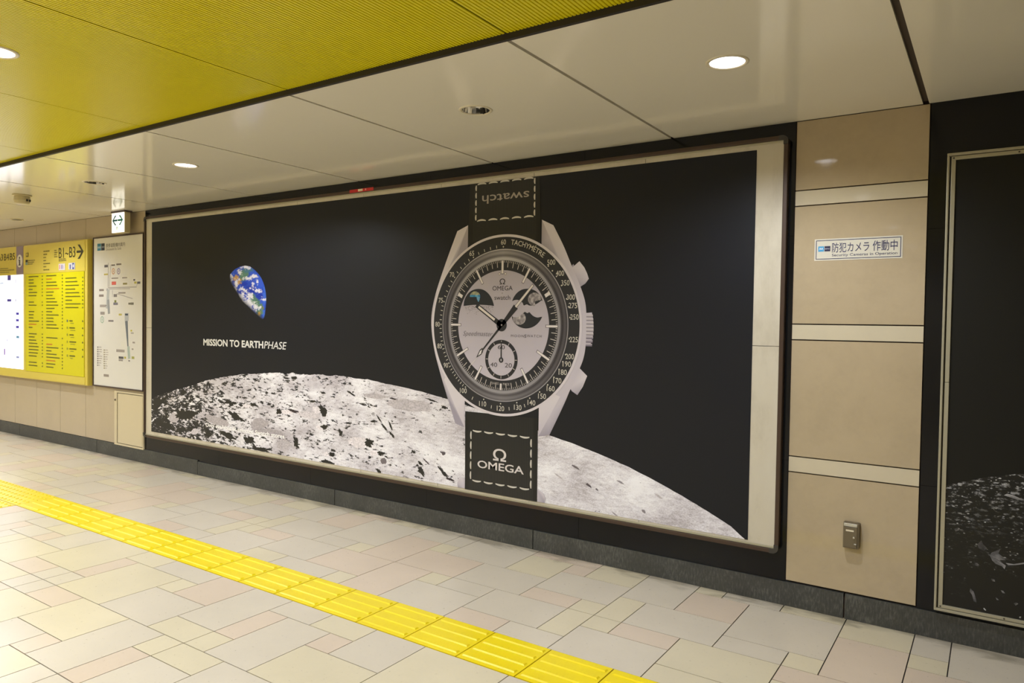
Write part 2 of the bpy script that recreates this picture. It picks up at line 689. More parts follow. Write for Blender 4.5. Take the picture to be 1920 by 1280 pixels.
for a in range(5):
    w = (RX1 - RX0) / 5
    for z0, z1 in ((ZB, 0.745), (0.745, 1.888), (1.888, H)):
        clad('black_panel', RX0 + a * w, RX0 + (a + 1) * w, z0, z1, 'black_panel', 0.0008)
for a in range(4):
    for z0, z1 in ((ZB, 0.70), (0.70, 1.888), (1.888, H)):
        clad('black_panel', -0.2735 + 1.368 * a, -0.2735 + 1.368 * (a + 1), z0, z1, 'black_panel', 0.0008)
for z0, z1, m, nm in ((0.128, 0.689, 'stone', 'stone_panel'), (0.689, 0.769, 'stone_band', 'stone_band'), (0.769, 1.362, 'stone', 'stone_panel'),
                      (1.362, 1.4415, 'stone_band', 'stone_band'), (1.4415, 2.0365, 'stone', 'stone_panel'), (2.0365, 2.1145, 'stone_band', 'stone_band'), (2.1145, H, 'stone', 'stone_panel')):
    clad(nm, RX1, -0.2745, z0, z1, m, 0.003)
xs = [RX0, -8.054]
while xs[-1] > X_MIN + 0.6:
    xs.append(xs[-1] - 0.5675)
for a, b in zip(xs, xs[1:]):
    clad('beige_panel', b, a, 0.136, H, 'wall_panel', 0.0022)
clad('beige_panel', X_MIN, xs[-1], 0.136, H, 'wall_panel', 0.0022)

baseboard = structure(box('baseboard_back', X_MIN, X_MAX, 0.012, 0.05, -0.01, 0.10, 'joint'))
x = -15.02
while x < X_MAX:
    zt = 0.134 if x < -7.2 else 0.121
    box('granite_slab', max(x, X_MIN) + 0.0008, min(x + 1.8, X_MAX) - 0.0008, 0.0, 0.045, -0.002, zt, 'granite', baseboard)
    x += 1.805

# rest of the concourse, behind and beside the photographer
structure(box('wall_front', X_MIN, X_MAX, Y_MIN - 0.15, Y_MIN, -0.02, H + 0.2, 'far_wall'))
structure(box('wall_left', X_MIN - 0.15, X_MIN, Y_MIN, 0.1, -0.02, H + 0.2, 'far_wall'))
structure(box('wall_right', X_MAX, X_MAX + 0.15, Y_MIN, 0.1, -0.02, H + 0.2, 'granite'))  # unseen end wall, made dark to cut bounced light on the right

# ------------------------------------------------------------------ ceiling
ceiling = structure(box('ceiling', X_MIN, X_MAX, Y_MIN, 0.1, H + 0.13, H + 0.2, 'slot'))
JX = [-0.2935 - 1.2262 * k for k in range(13)]
JX = [-0.2935 + 1.2262 * k for k in (4, 3, 2, 1)] + JX
YE = -1.612


def holed_panel(x0, x1, y0, y1, holes):
    """ceiling sheet with round holes; holes: (cx, cy, r), one per panel at most"""
    g = Geo()
    z0, z1 = H, H + 0.012
    if not holes:
        g.box(x0, x1, y0, y1, z0, z1)
        return g
    cx, cy, r = holes[0]
    s = r * 1.6
    for a, b, c, d in ((x0, cx - s, y0, y1), (cx + s, x1, y0, y1), (cx - s, cx + s, y0, cy - s), (cx - s, cx + s, cy + s, y1)):
        g.add([(a, c, z0), (b, c, z0), (b, d, z0), (a, d, z0)], [(0, 3, 2, 1)])
    n = 48
    v, f = [], []
    for q in range(n):
        t = 2 * math.pi * (q + 0.5) / n
        ca, sa = math.cos(t), math.sin(t)
        k = s / max(abs(ca), abs(sa))
        t2 = math.pi / 4 * round(t / (math.pi / 4))
        v.append((cx + k * ca, cy + k * sa, z0))
        v.append((cx + r * ca, cy + r * sa, z0))
    for q in range(n):
        p = (q + 1) % n
        f.append((2 * q, 2 * q + 1, 2 * p + 1, 2 * p))
    g.add(v, f)
    for sx in (-1, 1):
        for sy in (-1, 1):     # the four corners cut by the fan
            c0 = (cx + sx * s, cy + sy * s, z0)
            a = s * math.tan(math.radians(45 - 3.75))
            p1, p2 = (cx + sx * s, cy + sy * a, z0), (cx + sx * a, cy + sy * s, z0)
            g.add([c0, p1, p2], [(0, 1, 2) if sx * sy < 0 else (0, 2, 1)])
    g.add([(x0, y0, z0), (x1, y0, z0), (x1, y1, z0), (x0, y1, z0), (x0, y0, z1), (x1, y0, z1), (x1, y1, z1), (x0, y1, z1)], BOXF[2:])
    return g


LAMP_Y = -0.985
LAMP_R = 0.072
lamps_white = [(-0.906, 1), (-2.142, 0), (-4.606, 1), (-5.83, 0), (-8.29, 1), (-9.52, 0), (-11.97, 1), (2.78, 0), (1.55, 0)]
for a, b in zip(JX, JX[1:]):
    x1, x0 = a, b
    gap1 = 0.0125 if abs(a + 0.2935) < 0.01 else 0.0085
    gap0 = 0.0125 if abs(b + 0.2935) < 0.01 else 0.0085
    hs = [(lx, LAMP_Y, LAMP_R) for lx, _ in lamps_white if x0 < lx < x1]
    holed_panel(x0 + gap0, x1 - gap1, YE, 0.008, hs).build('ceiling_panel', 'ceiling_panel', ceiling)
for a in JX:
    w_ = 0.0125 if abs(a + 0.2935) < 0.01 else 0.0085
    box('joint_strip', a - w_ - 0.004, a + w_ + 0.004, YE, 0.008, H + 0.0125, H + 0.02, 'slot', ceiling)
box('edge_trim', X_MIN, X_MAX, YE - 0.018, YE - 0.001, H - 0.0005, H + 0.06, 'ceil_trim', ceiling)
# ribbed yellow metal sheets over the concourse, one per ceiling bay
HY = H + 0.022
yellow_lamps = [(x, y, r) for y in (-2.567, -4.6, -6.6) for x, r in ((-13.181, .07), (-10.729, .07), (-8.276, .07), (-5.824, .07), (-3.371, .07), (-0.919, .07))]


def ribbed(x0, x1, y0, y1):
    g = Geo()
    pitch = 0.0153
    n = int((x1 - x0) / pitch)
    pitch = (x1 - x0) / n
    prof = []
    for k in range(n):
        a = x0 + k * pitch
        prof += [(a, 0.0), (a + pitch * 0.62, 0.0), (a + pitch * 0.70, 0.005), (a + pitch * 0.92, 0.005)]
    prof.append((x1, 0.0))
    v = [(x, y0, HY + z) for x, z in prof] + [(x, y1, HY + z) for x, z in prof]
    m = len(prof)
    f = [(k, m + k, m + k + 1, k + 1) for k in range(m - 1)]
    return g.add(v, f)


for a, b in zip(JX, JX[1:]):
    ribbed(b + 0.003, a - 0.003, Y_MIN, YE - 0.018).build('ribbed_sheet', 'yellow_ceiling', ceiling)

# ------------------------------------------------------------------ downlights


def downlight(x, y, z, r, on, label, group=None, power=LAMP_POWER, recess=True):
    t = thing('downlight', label, 'ceiling light', (x, y, z), group)
    v, f = lathe_geo(0, 0, [(r - 0.004, -0.0005), (r - 0.002, -0.004), (r + 0.006, -0.0042), (r + 0.011, -0.0015), (r + 0.0115, 0.0005)], 48)
    obj('trim_ring', v, f, 'white_trim', t, True)
    if on:
        prof = [(r - 0.003, -0.001), (r - 0.004, 0.012)] if recess else [(r - 0.003, -0.001), (r - 0.0035, -0.0025)]
        v, f = lathe_geo(0, 0, prof, 48)
        obj('reflector', v, f, 'chrome', t, True)
        v, f = disc_geo(0, 0, r - 0.004, 0.010 if recess else -0.002, 48)
        obj('lens', v, f, 'lens_on', t)
        ld = bpy.data.lights.new('lamp_light', 'SPOT')
        ld.energy = power
        ld.color = LAMP_COLOUR
        ld.spot_size = math.radians(157)
        ld.spot_blend = 0.55
        ld.shadow_soft_size = 0.03
        lo = bpy.data.objects.new('lamp_light', ld)
        lo.location = (0, 0, -0.004)
        COL.objects.link(lo)
        lo.parent = t
    else:
        prof = [(r - 0.003, -0.001), (r - 0.008, 0.03), (r - 0.02, 0.06), (r - 0.04, 0.085)]
        v, f = lathe_geo(0, 0, prof, 20)
        obj('reflector', v, f, 'chrome', t)
        g = Geo()
        g.add(*lathe_geo(0, 0, [(r - 0.04, 0.085), (0.001, 0.086)], 20))
        g.build('socket', 'dark', t)
        g = Geo()
        g.add(*lathe_geo(0, 0, [(0.001, 0.022), (0.013, 0.026), (0.02, 0.04), (0.02, 0.052), (0.011, 0.075), (0.011, 0.086)], 20))
        g.build('bulb', 'bulb', t, True)
        box('clip', -0.003, 0.003, r - 0.012, r - 0.004, -0.003, 0.03, 'dark', t)
    return t


for n, (x, on) in enumerate(lamps_white):
    if on:
        lab = {-0.906: 'lit round downlight in the cream ceiling near the beige stone pilaster', -4.606: 'lit round downlight in the cream ceiling above the framed watch poster'}.get(x, 'lit round downlight in the cream ceiling beyond the information board')
    else:
        lab = {-2.142: 'unlit round downlight with chrome reflector above the watch poster', -5.83: 'unlit round downlight with chrome reflector near the lit arrow sign'}.get(x, 'unlit round downlight with chrome reflector in the cream ceiling beyond the frames')
    downlight(x, LAMP_Y, H, LAMP_R, on, lab, 'downlights in the cream ceiling', power=LAMP_POWER * (0.8 if -1 < x < 0 else 0.92))
for x, y, r in yellow_lamps:
    p = LAMP_POWER * (1.36 if x < -5 else (1.5 if x < -2 else 1.2))
    lab = 'lit round downlight in the ribbed yellow ceiling'
    downlight(x, y, HY - 0.001, r, True, lab, 'downlights in the yellow ceiling', power=p, recess=False)

# ------------------------------------------------------------------ large advertising frame
FX0, FX1, FZ0, FZ1 = -6.846, -0.8905, 0.266, 2.394
FY = -0.034
frame = thing('billboard', 'wide brown-edged billboard with cream backing board on the black wall', 'billboard', (FX0, 0, FZ0))


def fpart(o):
    return keep(o, frame)


RW = 0.022
fpart(box('rail', FX0 + 0.03, FX1 - 0.03, FY, WF - 0.0005, FZ1 - RW, FZ1, 'brown_rail', None, 0.004))
fpart(box('rail', FX0 + 0.03, FX1 - 0.03, FY, WF - 0.0005, FZ0, FZ0 + RW, 'brown_rail', None, 0.004))
fpart(box('rail', FX0, FX0 + RW, FY, WF - 0.0005, FZ0 + 0.03, FZ1 - 0.03, 'brown_rail', None, 0.004))
fpart(box('rail', FX1 - RW, FX1, FY, WF - 0.0005, FZ0 + 0.03, FZ1 - 0.03, 'brown_rail', None, 0.004))


def corner_cap(cx, cz, sx, sz):
    """L-shaped rounded cap over a frame corner"""
    pts = []
    R = 0.03
    for k in range(7):
        a = math.pi / 2 * k / 6
        pts.append((cx + sx * (-R + R * math.sin(a)), cz + sz * (-R + R * math.cos(a))))
    L = 0.045
    pts = [(cx - sx * L, cz)] + pts + [(cx, cz - sz * L), (cx - sx * (RW + .001), cz - sz * L), (cx - sx * (RW + .001), cz - sz * (RW + .001)), (cx - sx * L, cz - sz * (RW + .001))]
    n = len(pts)
    v = [(p[0], FY - 0.003, p[1]) for p in pts] + [(p[0], WF - 0.0005, p[1]) for p in pts]
    f = [tuple(range(n)), tuple(range(2 * n - 1, n - 1, -1))] + [(i, (i + 1) % n, n + (i + 1) % n, n + i) for i in range(n)]
    return fpart(obj('corner_cap', v, f, 'corner_cap'))


for cx, sx in ((FX0, -1), (FX1, 1)):
    for cz, sz in ((FZ0, -1), (FZ1, 1)):
        corner_cap(cx, cz, sx, sz)
bx0, bx1, bz0, bz1 = FX0 + RW, FX1 - RW, FZ0 + RW, FZ1 - RW
seams = [bx0, -6.117, -5.373, -4.632, -3.893, -3.153, -2.408, -1.665, bx1]
BY = -0.020
for a, b in zip(seams, seams[1:]):
    for z0, z1 in ((bz0, 1.3265), (1.3265, bz1)):
        fpart(box('backing_panel', a + 0.0013, b - 0.0013, BY, WF, z0 + 0.0013, z1 - 0.0013, 'board'))
fpart(box('backing_sheet', bx0, bx1, BY + 0.003, WF, bz0, bz1, 'dark'))
fpart(box('bead', bx0, bx1, BY - 0.006, BY, bz0, bz0 + 0.012, 'aluminium', None, 0.002))
fpart(box('bead', bx0, bx1, BY - 0.006, BY, bz1 - 0.012, bz1, 'aluminium', None, 0.002))

red = thing('red_notice_strip', 'small red notice strip with a white label above the watch poster', 'sticker', (-4.02, FY, 2.372))
keep(box('strip', -4.024, -3.779, FY - 0.001, FY, 2.3745, 2.397, new_mat('notice_red', lin(196, 40, 40), 0.4)), red)
[keep(o_, red) for o_ in ink_each('white_label', [(rect(-3.935, -3.888, 2.379, 2.3955), lin(228, 214, 184)), (rect(-3.862, -3.853, 2.382, 2.394), lin(230, 190, 180))], FY - 0.0014, None)]

# ------------------------------------------------------------------ watch poster
PY = -0.0216
LSTEP = 0.00025


def ly(k):
    return PY - LSTEP * k


poster = thing('advertising_poster', 'wide black poster of a wristwatch over the moon with the blue earth', 'poster', (-6.725, PY, 0.32))


def ppart(o, p=None):
    if p is None or p is poster:
        return keep(o, poster)
    o.parent = p
    return o


BLK = lin(23, 25, 32)
corners = [(-6.7235, 0.330), (-1.050, 0.309), (-1.0455, 2.3385), (-6.7235, 2.336)]
# six printed drops of vinyl hung side by side
drops = [-6.7235, -5.70, -4.66, -3.70, -2.76, -1.82, -1.048]
for a, b in zip(drops, drops[1:]):
    def zlo(x):
        return 0.330 + (0.309 - 0.330) * (x + 6.7235) / 5.675
    ppart(ink('poster_sheet', [([(a, zlo(a)), (b, zlo(b)), (b, 2.337), (a, 2.337)], BLK)], ly(0), None))

# moon, printed along the foot of the poster
moon_top = [(-6.7235, 0.640), (-6.66, 0.665), (-6.578, 0.693), (-6.47, 0.722), (-6.381, 0.736), (-6.28, 0.766), (-6.182, 0.784), (-6.03, 0.82), (-5.892, 0.858), (-5.654, 0.905),
            (-5.50, 0.930), (-5.359, 0.947), (-5.17, 0.965), (-4.995, 0.982), (-4.859, 0.992), (-4.75, 0.988), (-4.642, 1.0), (-4.55, 0.990), (-4.471, 0.996), (-4.38, 1.004), (-4.287, 1.0), (-4.11, 1.004), (-3.95, 0.998), (-3.774, 0.988), (-3.62, 0.972),
            (-3.459, 0.957), (-3.261, 0.932), (-3.071, 0.902), (-2.85, 0.862), (-2.60, 0.812), (-2.344, 0.757), (-2.267, 0.738), (-2.079, 0.699), (-1.9, 0.655), (-1.728, 0.606), (-1.564, 0.548), (-1.407, 0.487), (-1.256, 0.421), (-1.139, 0.366), (-1.065, 0.312)]
mz = []
for (a, za), (b, zb) in zip(moon_top, moon_top[1:]):
    n = 6
    for q in range(n):
        x = a + (b - a) * q / n
        z = za + (zb - za) * q / n
        amp = 0.008 if x < -3.6 else 0.002
        mz.append((x, z + amp * mnoise.noise((x * 14, 3.1, 0)) + amp * 0.7 * mnoise.noise((x * 40, 7.7, 0))))
mz.append(moon_top[-1])
M['moon'] = new_mat('printed_moon_surface', (0.6, 0.6, 0.6), 0.42, spec=0.27)
t = NT(M['moon'])
g0 = t.n('ShaderNodeNewGeometry')
s0 = t.n('ShaderNodeSeparateXYZ')
t.l(g0.outputs['Position'], s0.inputs[0])
X, Z = s0.outputs['X'], s0.outputs['Z']
va = t.pos((1.0, 1.0, 1.9), (0, math.radians(-14), 0))
vb = t.pos((0.55, 1.0, 1.7), (0, math.radians(-24), 0))
n1 = t.noise(va, 11.0, 6, 0.66, 0.5)
n2 = t.noise(vb, 38, 5, 0.65, 0.4)
n4 = t.noise(va, 95, 4, 0.7)
n3 = t.noise(va, 3.0, 3, 0.5)
mixn = t.math('ADD', t.math('MULTIPLY', n1, 0.5), t.math('MULTIPLY', n2, 0.5))
# the photographed moon is darker towards its left end and lower left edge
thr = t.n('ShaderNodeValToRGB')
e = thr.color_ramp.elements
e[0].position, e[0].color = 0.0, (0.535,) * 3 + (1,)
e[1].position, e[1].color = 1.0, (0.33,) * 3 + (1,)
for p_, c_ in ((0.06, 0.525), (0.13, 0.495), (0.20, 0.468), (0.30, 0.446), (0.42, 0.434), (0.60, 0.416), (0.66, 0.392), (0.76, 0.352)):
    q_ = e.new(p_)
    q_.color = (c_,) * 3 + (1,)
t.l(t.maprange(X, -6.73, -1.06), thr.inputs[0])
low = t.math('MULTIPLY', t.maprange(Z, 0.30, 0.62, 0.028, 0.0), t.maprange(X, -6.0, -4.4, 1.0, 0.0))
thr2 = t.math('ADD', thr.outputs[0], low)
dark = t.maprange(t.math('SUBTRACT', mixn, thr2), -0.012, 0.022, 0.0, 1.0, True)
gk = t.math('ADD', t.math('MULTIPLY', n2, 0.45), t.math('ADD', t.math('MULTIPLY', n3, 0.6), t.math('MULTIPLY', n4, 0.55)))
grey = t.ramp(gk, [(0.62, lin(176, 168, 173)), (0.78, lin(222, 217, 224)), (0.93, lin(250, 248, 253))])
maria = t.maprange(t.noise(va, 1.6, 4, 0.6), 0.5, 0.62, 0.0, 0.45, True)
grey = t.mix(t.math('MULTIPLY', maria, t.maprange(X, -4.0, -2.8, 1.0, 0.15)), grey, lin(166, 155, 162))
t.base(t.mix(dark, lin(44, 43, 43), grey))
mv, mf = [], []
for x, z in mz:
    mv += [(x, ly(1), max(0.309, 0.330 - 0.0037 * (x + 6.7235))), (x, ly(1), z)]
mf = [(2 * k, 2 * k + 2, 2 * k + 3, 2 * k + 1) for k in range(len(mz) - 1)]
moon = ppart(obj('moon_print', mv, mf, 'moon'))
moon['label'] = 'pale cratered moon surface printed along the bottom of the poster'

# craters and rilles picked out one by one: zoom origin, scale, centre, radii, turn, tone
crat = []
for o, s, items in (((270, 690), 8.0, [(620, 690, 160, 85, -5, 0), (330, 860, 110, 42, 20, 0), (450, 740, 75, 70, 40, 190), (700, 715, 30, 45, -25, 225), (1300, 520, 90, 38, 15, 0),
                                       (1370, 720, 120, 35, 35, 0), (960, 980, 40, 60, 0, 0), (1080, 780, 200, 55, 20, 178), (230, 520, 110, 55, -25, 0), (1240, 1000, 130, 40, 28, 0), (760, 950, 60, 45, -20, 205)]),
                    ((450, 690), 6.095, [(215, 635, 100, 58, -4, 172), (618, 112, 42, 16, 0, 0), (165, 420, 44, 20, 10, 0), (80, 430, 40, 24, 0, 232), (445, 500, 30, 34, 30, 0), (610, 490, 60, 18, 22, 60),
                                         (540, 500, 60, 26, 10, 232), (950, 490, 34, 60, -30, 0), (880, 480, 52, 40, 10, 226), (965, 673, 36, 22, 18, 0), (910, 680, 40, 20, 15, 232), (835, 378, 34, 12, 8, 0), (950, 278, 30, 12, 5, 0),
                                         (1050, 985, 42, 22, 15, 0), (985, 985, 26, 26, 0, 235), (640, 850, 26, 60, -15, 0), (100, 815, 50, 40, 15, 40), (510, 880, 90, 60, 10, 184), (1000, 1080, 70, 30, 20, 0), (240, 930, 90, 26, 12, 0), (780, 530, 150, 34, 8, 210), (850, 130, 40, 24, 0, 196), (330, 735, 190, 42, 9, 165), (1150, 740, 20, 44, -20, 0)]),
                    ((640, 690), 5.333, [(275, 745, 46, 38, 25, 0), (170, 740, 90, 55, 15, 226), (395, 850, 32, 20, 20, 0), (325, 845, 34, 24, 0, 236), (320, 530, 26, 13, 10, 20), (340, 280, 110, 26, 8, 186), (690, 375, 230, 62, 9, 190), (430, 590, 55, 10, 50, 30), (380, 510, 50, 7, 55, 30),
                                         (490, 575, 50, 8, 68, 30), (500, 660, 40, 10, 50, 30), (1030, 390, 32, 14, 20, 10), (905, 320, 60, 8, 20, 40), (520, 305, 40, 7, 10, 60), (800, 1030, 26, 50, -30, 50), (1020, 1040, 14, 80, -38, 50), (1090, 1110, 40, 12, 20, 60), (790, 950, 30, 12, 40, 40), (1020, 850, 26, 16, 40, 90), (850, 935, 40, 7, 45, 90), (375, 1030, 40, 14, 45, 30), (95, 250, 50, 9, 35, 30), (420, 930, 30, 30, 0, 120)]),
                    ((860, 780), 3.2, [(700, 305, 26, 6, 32, 110), (780, 415, 22, 6, 35, 90), (830, 440, 10, 5, 40, 110), (970, 395, 24, 5, 30, 150), (1110, 570, 14, 8, 40, 140), (1200, 480, 30, 6, 35, 190), (600, 360, 30, 5, 35, 190), (940, 590, 26, 4, 40, 165)])):
    for cx, cy, rx, ry, rot, tone in items:
        a = math.radians(rot)
        pts = []
        seed = cx * 0.37 + cy * 0.11
        for q in range(56):
            th = 2 * math.pi * q / 56
            w = 1 + (0.6 if tone < 100 else 0.3) * mnoise.noise((math.cos(th) * 1.6 + seed, math.sin(th) * 1.6, seed)) + (0.42 if tone < 100 else 0.2) * mnoise.noise((math.cos(th) * 5 + seed, math.sin(th) * 5, 2))
            x, y = rx * w * math.cos(th), ry * w * math.sin(th)
            px, py = o[0] + (cx + x * math.cos(a) - y * math.sin(a)) / s, o[1] + (cy + x * math.sin(a) + y * math.cos(a)) / s
            wx, wz = wall_at(px, py, PY)
            pts.append((min(max(wx, -6.722), -1.07), max(wz, 0.331 - 0.0037 * (wx + 6.7235))))
        tcol = max(tone, 44)
        tcol = tcol + 14 if tcol > 150 else tcol
        crat.append((tone, pts, lin(tcol, tcol - 8 if tcol > 50 else tcol - 1, tcol - 3)))
crat.sort(key=lambda q: -q[0] if q[0] > 150 else 0)
sh = [(p, c) for tn, p, c in crat if tn > 150]
for k_, s_ in enumerate(sh):
    ink('crater_floor', [s_], ly(2) - 0.000004 * k_, moon, 'ink_moon')
for k_, s_ in enumerate([(p, c) for tn, p, c in crat if tn <= 150]):
    ink('crater_shadow', [s_], ly(3) - 0.000004 * k_, moon)

# earth
E0, ES = (400, 480), 9.85
eo = [(300, 400), (310, 340), (345, 295), (400, 240), (500, 190), (590, 175), (680, 190), (760, 250), (810, 300), (850, 350), (890, 410), (920, 480), (945, 550), (960, 620), (972, 690), (976, 760), (976, 860), (968, 950), (957, 1050), (940, 1130), (915, 1170), (880, 1150), (800, 1080), (720, 1010), (650, 940), (590, 885), (540, 840), (490, 770), (450, 700), (410, 635), (370, 570), (340, 520), (318, 470)]
term = [(300, 400), (318, 470), (340, 520), (370, 570), (410, 635), (450, 700), (490, 770), (540, 840), (590, 885), (650, 940), (720, 1010), (800, 1080), (880, 1150), (915, 1170)]


def inside(p, poly):
    r = False
    for (x1, y1), (x2, y2) in zip(poly, poly[1:] + poly[:1]):
        if (y1 > p[1]) != (y2 > p[1]) and p[0] < (x2 - x1) * (p[1] - y1) / (y2 - y1) + x1:
            r = not r
    return r


def seg_dist(p, line):
    best = 1e9
    for (x1, y1), (x2, y2) in zip(line, line[1:]):
        dx, dy = x2 - x1, y2 - y1
        tt = max(0, min(1, ((p[0] - x1) * dx + (p[1] - y1) * dy) / (dx * dx + dy * dy)))
        best = min(best, math.hypot(p[0] - x1 - tt * dx, p[1] - y1 - tt * dy))
    return best


paint = [('g', 560, 360, 90, 110, 25), ('t', 650, 270, 120, 40, 10), ('o', 410, 400, 34, 60, 10), ('o', 480, 470, 44, 60, 20), ('b', 370, 310, 26, 50, 35), ('b', 740, 310, 50, 40, 0), ('n', 570, 515, 65, 40, 0), ('n', 690, 600, 90, 70, 0),
         ('b', 850, 480, 100, 130, 20), ('n', 720, 660, 110, 50, 0), ('n', 530, 670, 70, 30, 20), ('n', 850, 760, 70, 90, 0), ('g', 740, 800, 60, 90, -10), ('g', 830, 900, 70, 110, -20), ('g', 860, 1040, 70, 60, 0), ('o', 850, 1060, 26, 36, 0), ('y', 910, 960, 26, 40, 10), ('b', 930, 860, 50, 60, 0), ('l', 950, 700, 26, 220, 3), ('l', 930, 1060, 24, 90, 0),
         ('w', 600, 205, 90, 28, 5), ('w', 500, 300, 40, 55, -20), ('w', 640, 410, 80, 40, -10), ('w', 760, 380, 50, 35, 10), ('w', 420, 560, 36, 130, 10), ('w', 540, 610, 50, 30, 20), ('w', 600, 640, 40, 22, 10), ('w', 690, 590, 18, 18, 0), ('w', 820, 640, 70, 34, 22), ('w', 730, 520, 24, 50, -15), ('w', 820, 470, 18, 30, -20),
         ('w', 670, 730, 60, 50, 10), ('w', 680, 870, 45, 110, -15), ('w', 780, 930, 45, 80, -15), ('w', 590, 860, 60, 60, 30), ('w', 530, 740, 50, 60, 30), ('w', 860, 960, 20, 26, 0), ('w', 940, 790, 50, 24, -5), ('w', 330, 400, 36, 70, 0)]
PCOL = dict(g=lin(86, 122, 88), t=lin(70, 112, 124), o=lin(186, 142, 66), b=lin(52, 86, 190), n=lin(26, 52, 158), y=lin(120, 128, 58), l=lin(70, 118, 214), w=lin(222, 218, 220))


def earth_colour(x, y):
    dx = 30 * mnoise.noise((x * 0.012, y * 0.012, 1.0)) + 24 * mnoise.noise((x * 0.035, y * 0.035, 4.0)) + 12 * mnoise.noise((x * 0.09, y * 0.09, 4.0))
    dy = 30 * mnoise.noise((x * 0.012, y * 0.012, 9.0)) + 24 * mnoise.noise((x * 0.035, y * 0.035, 6.0)) + 12 * mnoise.noise((x * 0.09, y * 0.09, 2.0))
    c = Vector(lin(38, 72, 176))
    for k, cx, cy, rx, ry, rot in paint:
        a = math.radians(rot)
        u, w = x + dx - cx, y + dy - cy
        u, w = u * math.cos(a) + w * math.sin(a), -u * math.sin(a) + w * math.cos(a)
        r = math.hypot(u / rx, w / ry)
        lim = (1.25 + 0.9 * mnoise.noise((x * 0.03, y * 0.03, cx)) + 0.6 * mnoise.noise((x * 0.08, y * 0.08, cx))) if k == 'w' else 1.15 + 0.3 * mnoise.noise((x * 0.05, y * 0.05, cy))
        al = max(0.0, min(1.0, (lim - r) / (0.55 if k == 'w' else 0.4)))
        c = c.lerp(Vector(PCOL[k]), al * (0.92 if k != 'l' else 0.5))
    d = seg_dist((x, y), term)
    al = max(0.0, min(1.0, d / 75.0)) ** 0.8
    return tuple(Vector(lin(44, 44, 46)).lerp(c, al))


step = 6
ev, ef, ec, idx = [], [], [], {}
edge = eo


def snap(x, y):
    return x, y


for gx_ in range(280, 1000, step):
    for gy_ in range(165, 1190, step):
        if inside((gx_ + step / 2, gy_ + step / 2), eo):
            q = []
            for a, b in ((gx_, gy_), (gx_ + step, gy_), (gx_ + step, gy_ + step), (gx_, gy_ + step)):
                if (a, b) not in idx:
                    idx[(a, b)] = len(ev)
                    p = (a, b)
                    if not inside(p, eo):      # pull border points onto the outline
                        best, bp = 1e9, p
                        for (x1, y1), (x2, y2) in zip(eo, eo[1:] + eo[:1]):
                            ddx, ddy = x2 - x1, y2 - y1
                            tt = max(0, min(1, ((a - x1) * ddx + (b - y1) * ddy) / (ddx * ddx + ddy * ddy)))
                            e_ = math.hypot(a - x1 - tt * ddx, b - y1 - tt * ddy)
                            if e_ < best:
                                best, bp = e_, (x1 + tt * ddx, y1 + tt * ddy)
                        p = bp
                    ev.append(wall_at(E0[0] + p[0] / ES, E0[1] + p[1] / ES, PY))
                    ec.append(earth_colour(a, b))
                q.append(idx[(a, b)])
            ef.append(tuple(q[::-1]))
earth = ppart(ink_mesh('earth_print', ev, ef, ec, ly(1), None))
earth['label'] = 'half-lit blue and green earth printed on the poster'

WHT = lin(226, 224, 220)
a_ = text_geo('MISSION TO EARTH', -5.882, -5.040, 1.183, 1.244, 0.030)
b_ = text_geo('PHASE', -5.030, -4.745, 1.183, 1.244, 0.004, 0.18)
ppart(text('headline_lettering', [(*a_, WHT), (*b_, WHT)], ly(1), None))
c_ = text_geo('Only available at selected Swatch stores', -5.84, -4.762, 0.449, 0.496, 0.022)
stuff(ppart(text('small_print_lettering', [(*c_, lin(254, 252, 252))], ly(5), None)))

# ------------------------------------------------------------------ the printed watch
CX, CZ = -2.6335, 1.4085
CASE = lin(198, 190, 200)
CASE_L = lin(216, 208, 214)
CASE_D = lin(160, 153, 167)
BLK2 = lin(46, 46, 50)
DIAL = lin(176, 166, 172)
STEEL = lin(226, 219, 218)


def R(pts):
    return [(CX + a, CZ + b + 0.0032) for a, b in pts]


def pol(r, deg):
    return (CX + r * math.sin(math.radians(deg)), CZ + r * math.cos(math.radians(deg)))


def smooth_curve(pts, n=6):
    out = []
    P = [pts[0]] + pts + [pts[-1]]
    for i in range(1, len(P) - 2):
        p0, p1, p2, p3 = P[i - 1], P[i], P[i + 1], P[i + 2]
        for k in range(n):
            s = k / n
            out.append(tuple(0.5 * ((2 * p1[d]) + (-p0[d] + p2[d]) * s + (2 * p0[d] - 5 * p1[d] + 4 * p2[d] - p3[d]) * s * s + (-p0[d] + 3 * p1[d] - 3 * p2[d] + p3[d]) * s ** 3) for d in (0, 1)))
    out.append(pts[-1])
    return out


left_out = smooth_curve([(-.374, .622), (-.47, .415), (-.558, .199), (-.592, .023), (-.565, -.163), (-.512, -.32), (-.445, -.487), (-.369, -.668)])
right_out = smooth_curve([(.372, .615), (.445, .488), (.502, .369), (.571, .228), (.605, .124), (.611, .0), (.609, -.11), (.597, -.186), (.572, -.251), (.506, -.391), (.464, -.484), (.369, -.672)])
case_pts = R([(-.284, .656)] + left_out + [(-.292, -.687), (-.292, -.45), (.289, -.45), (.289, -.689)] + right_out[::-1] + [(.289, .654), (.289, .45), (-.284, .45)])
watch = ppart(ink('watch_print', [(case_pts, CASE)], ly(6), None))
watch['label'] = 'grey chronograph wristwatch with black bezel printed on the poster'


def wink(name, shapes, k):
    return ink(name, shapes, ly(k), watch)


def wink_each(name, shapes, k):
    return ink_each(name, shapes, ly(k), watch)


def wtext(name, items, k):
    return [text(name, [i_], ly(k), watch) for i_ in items]


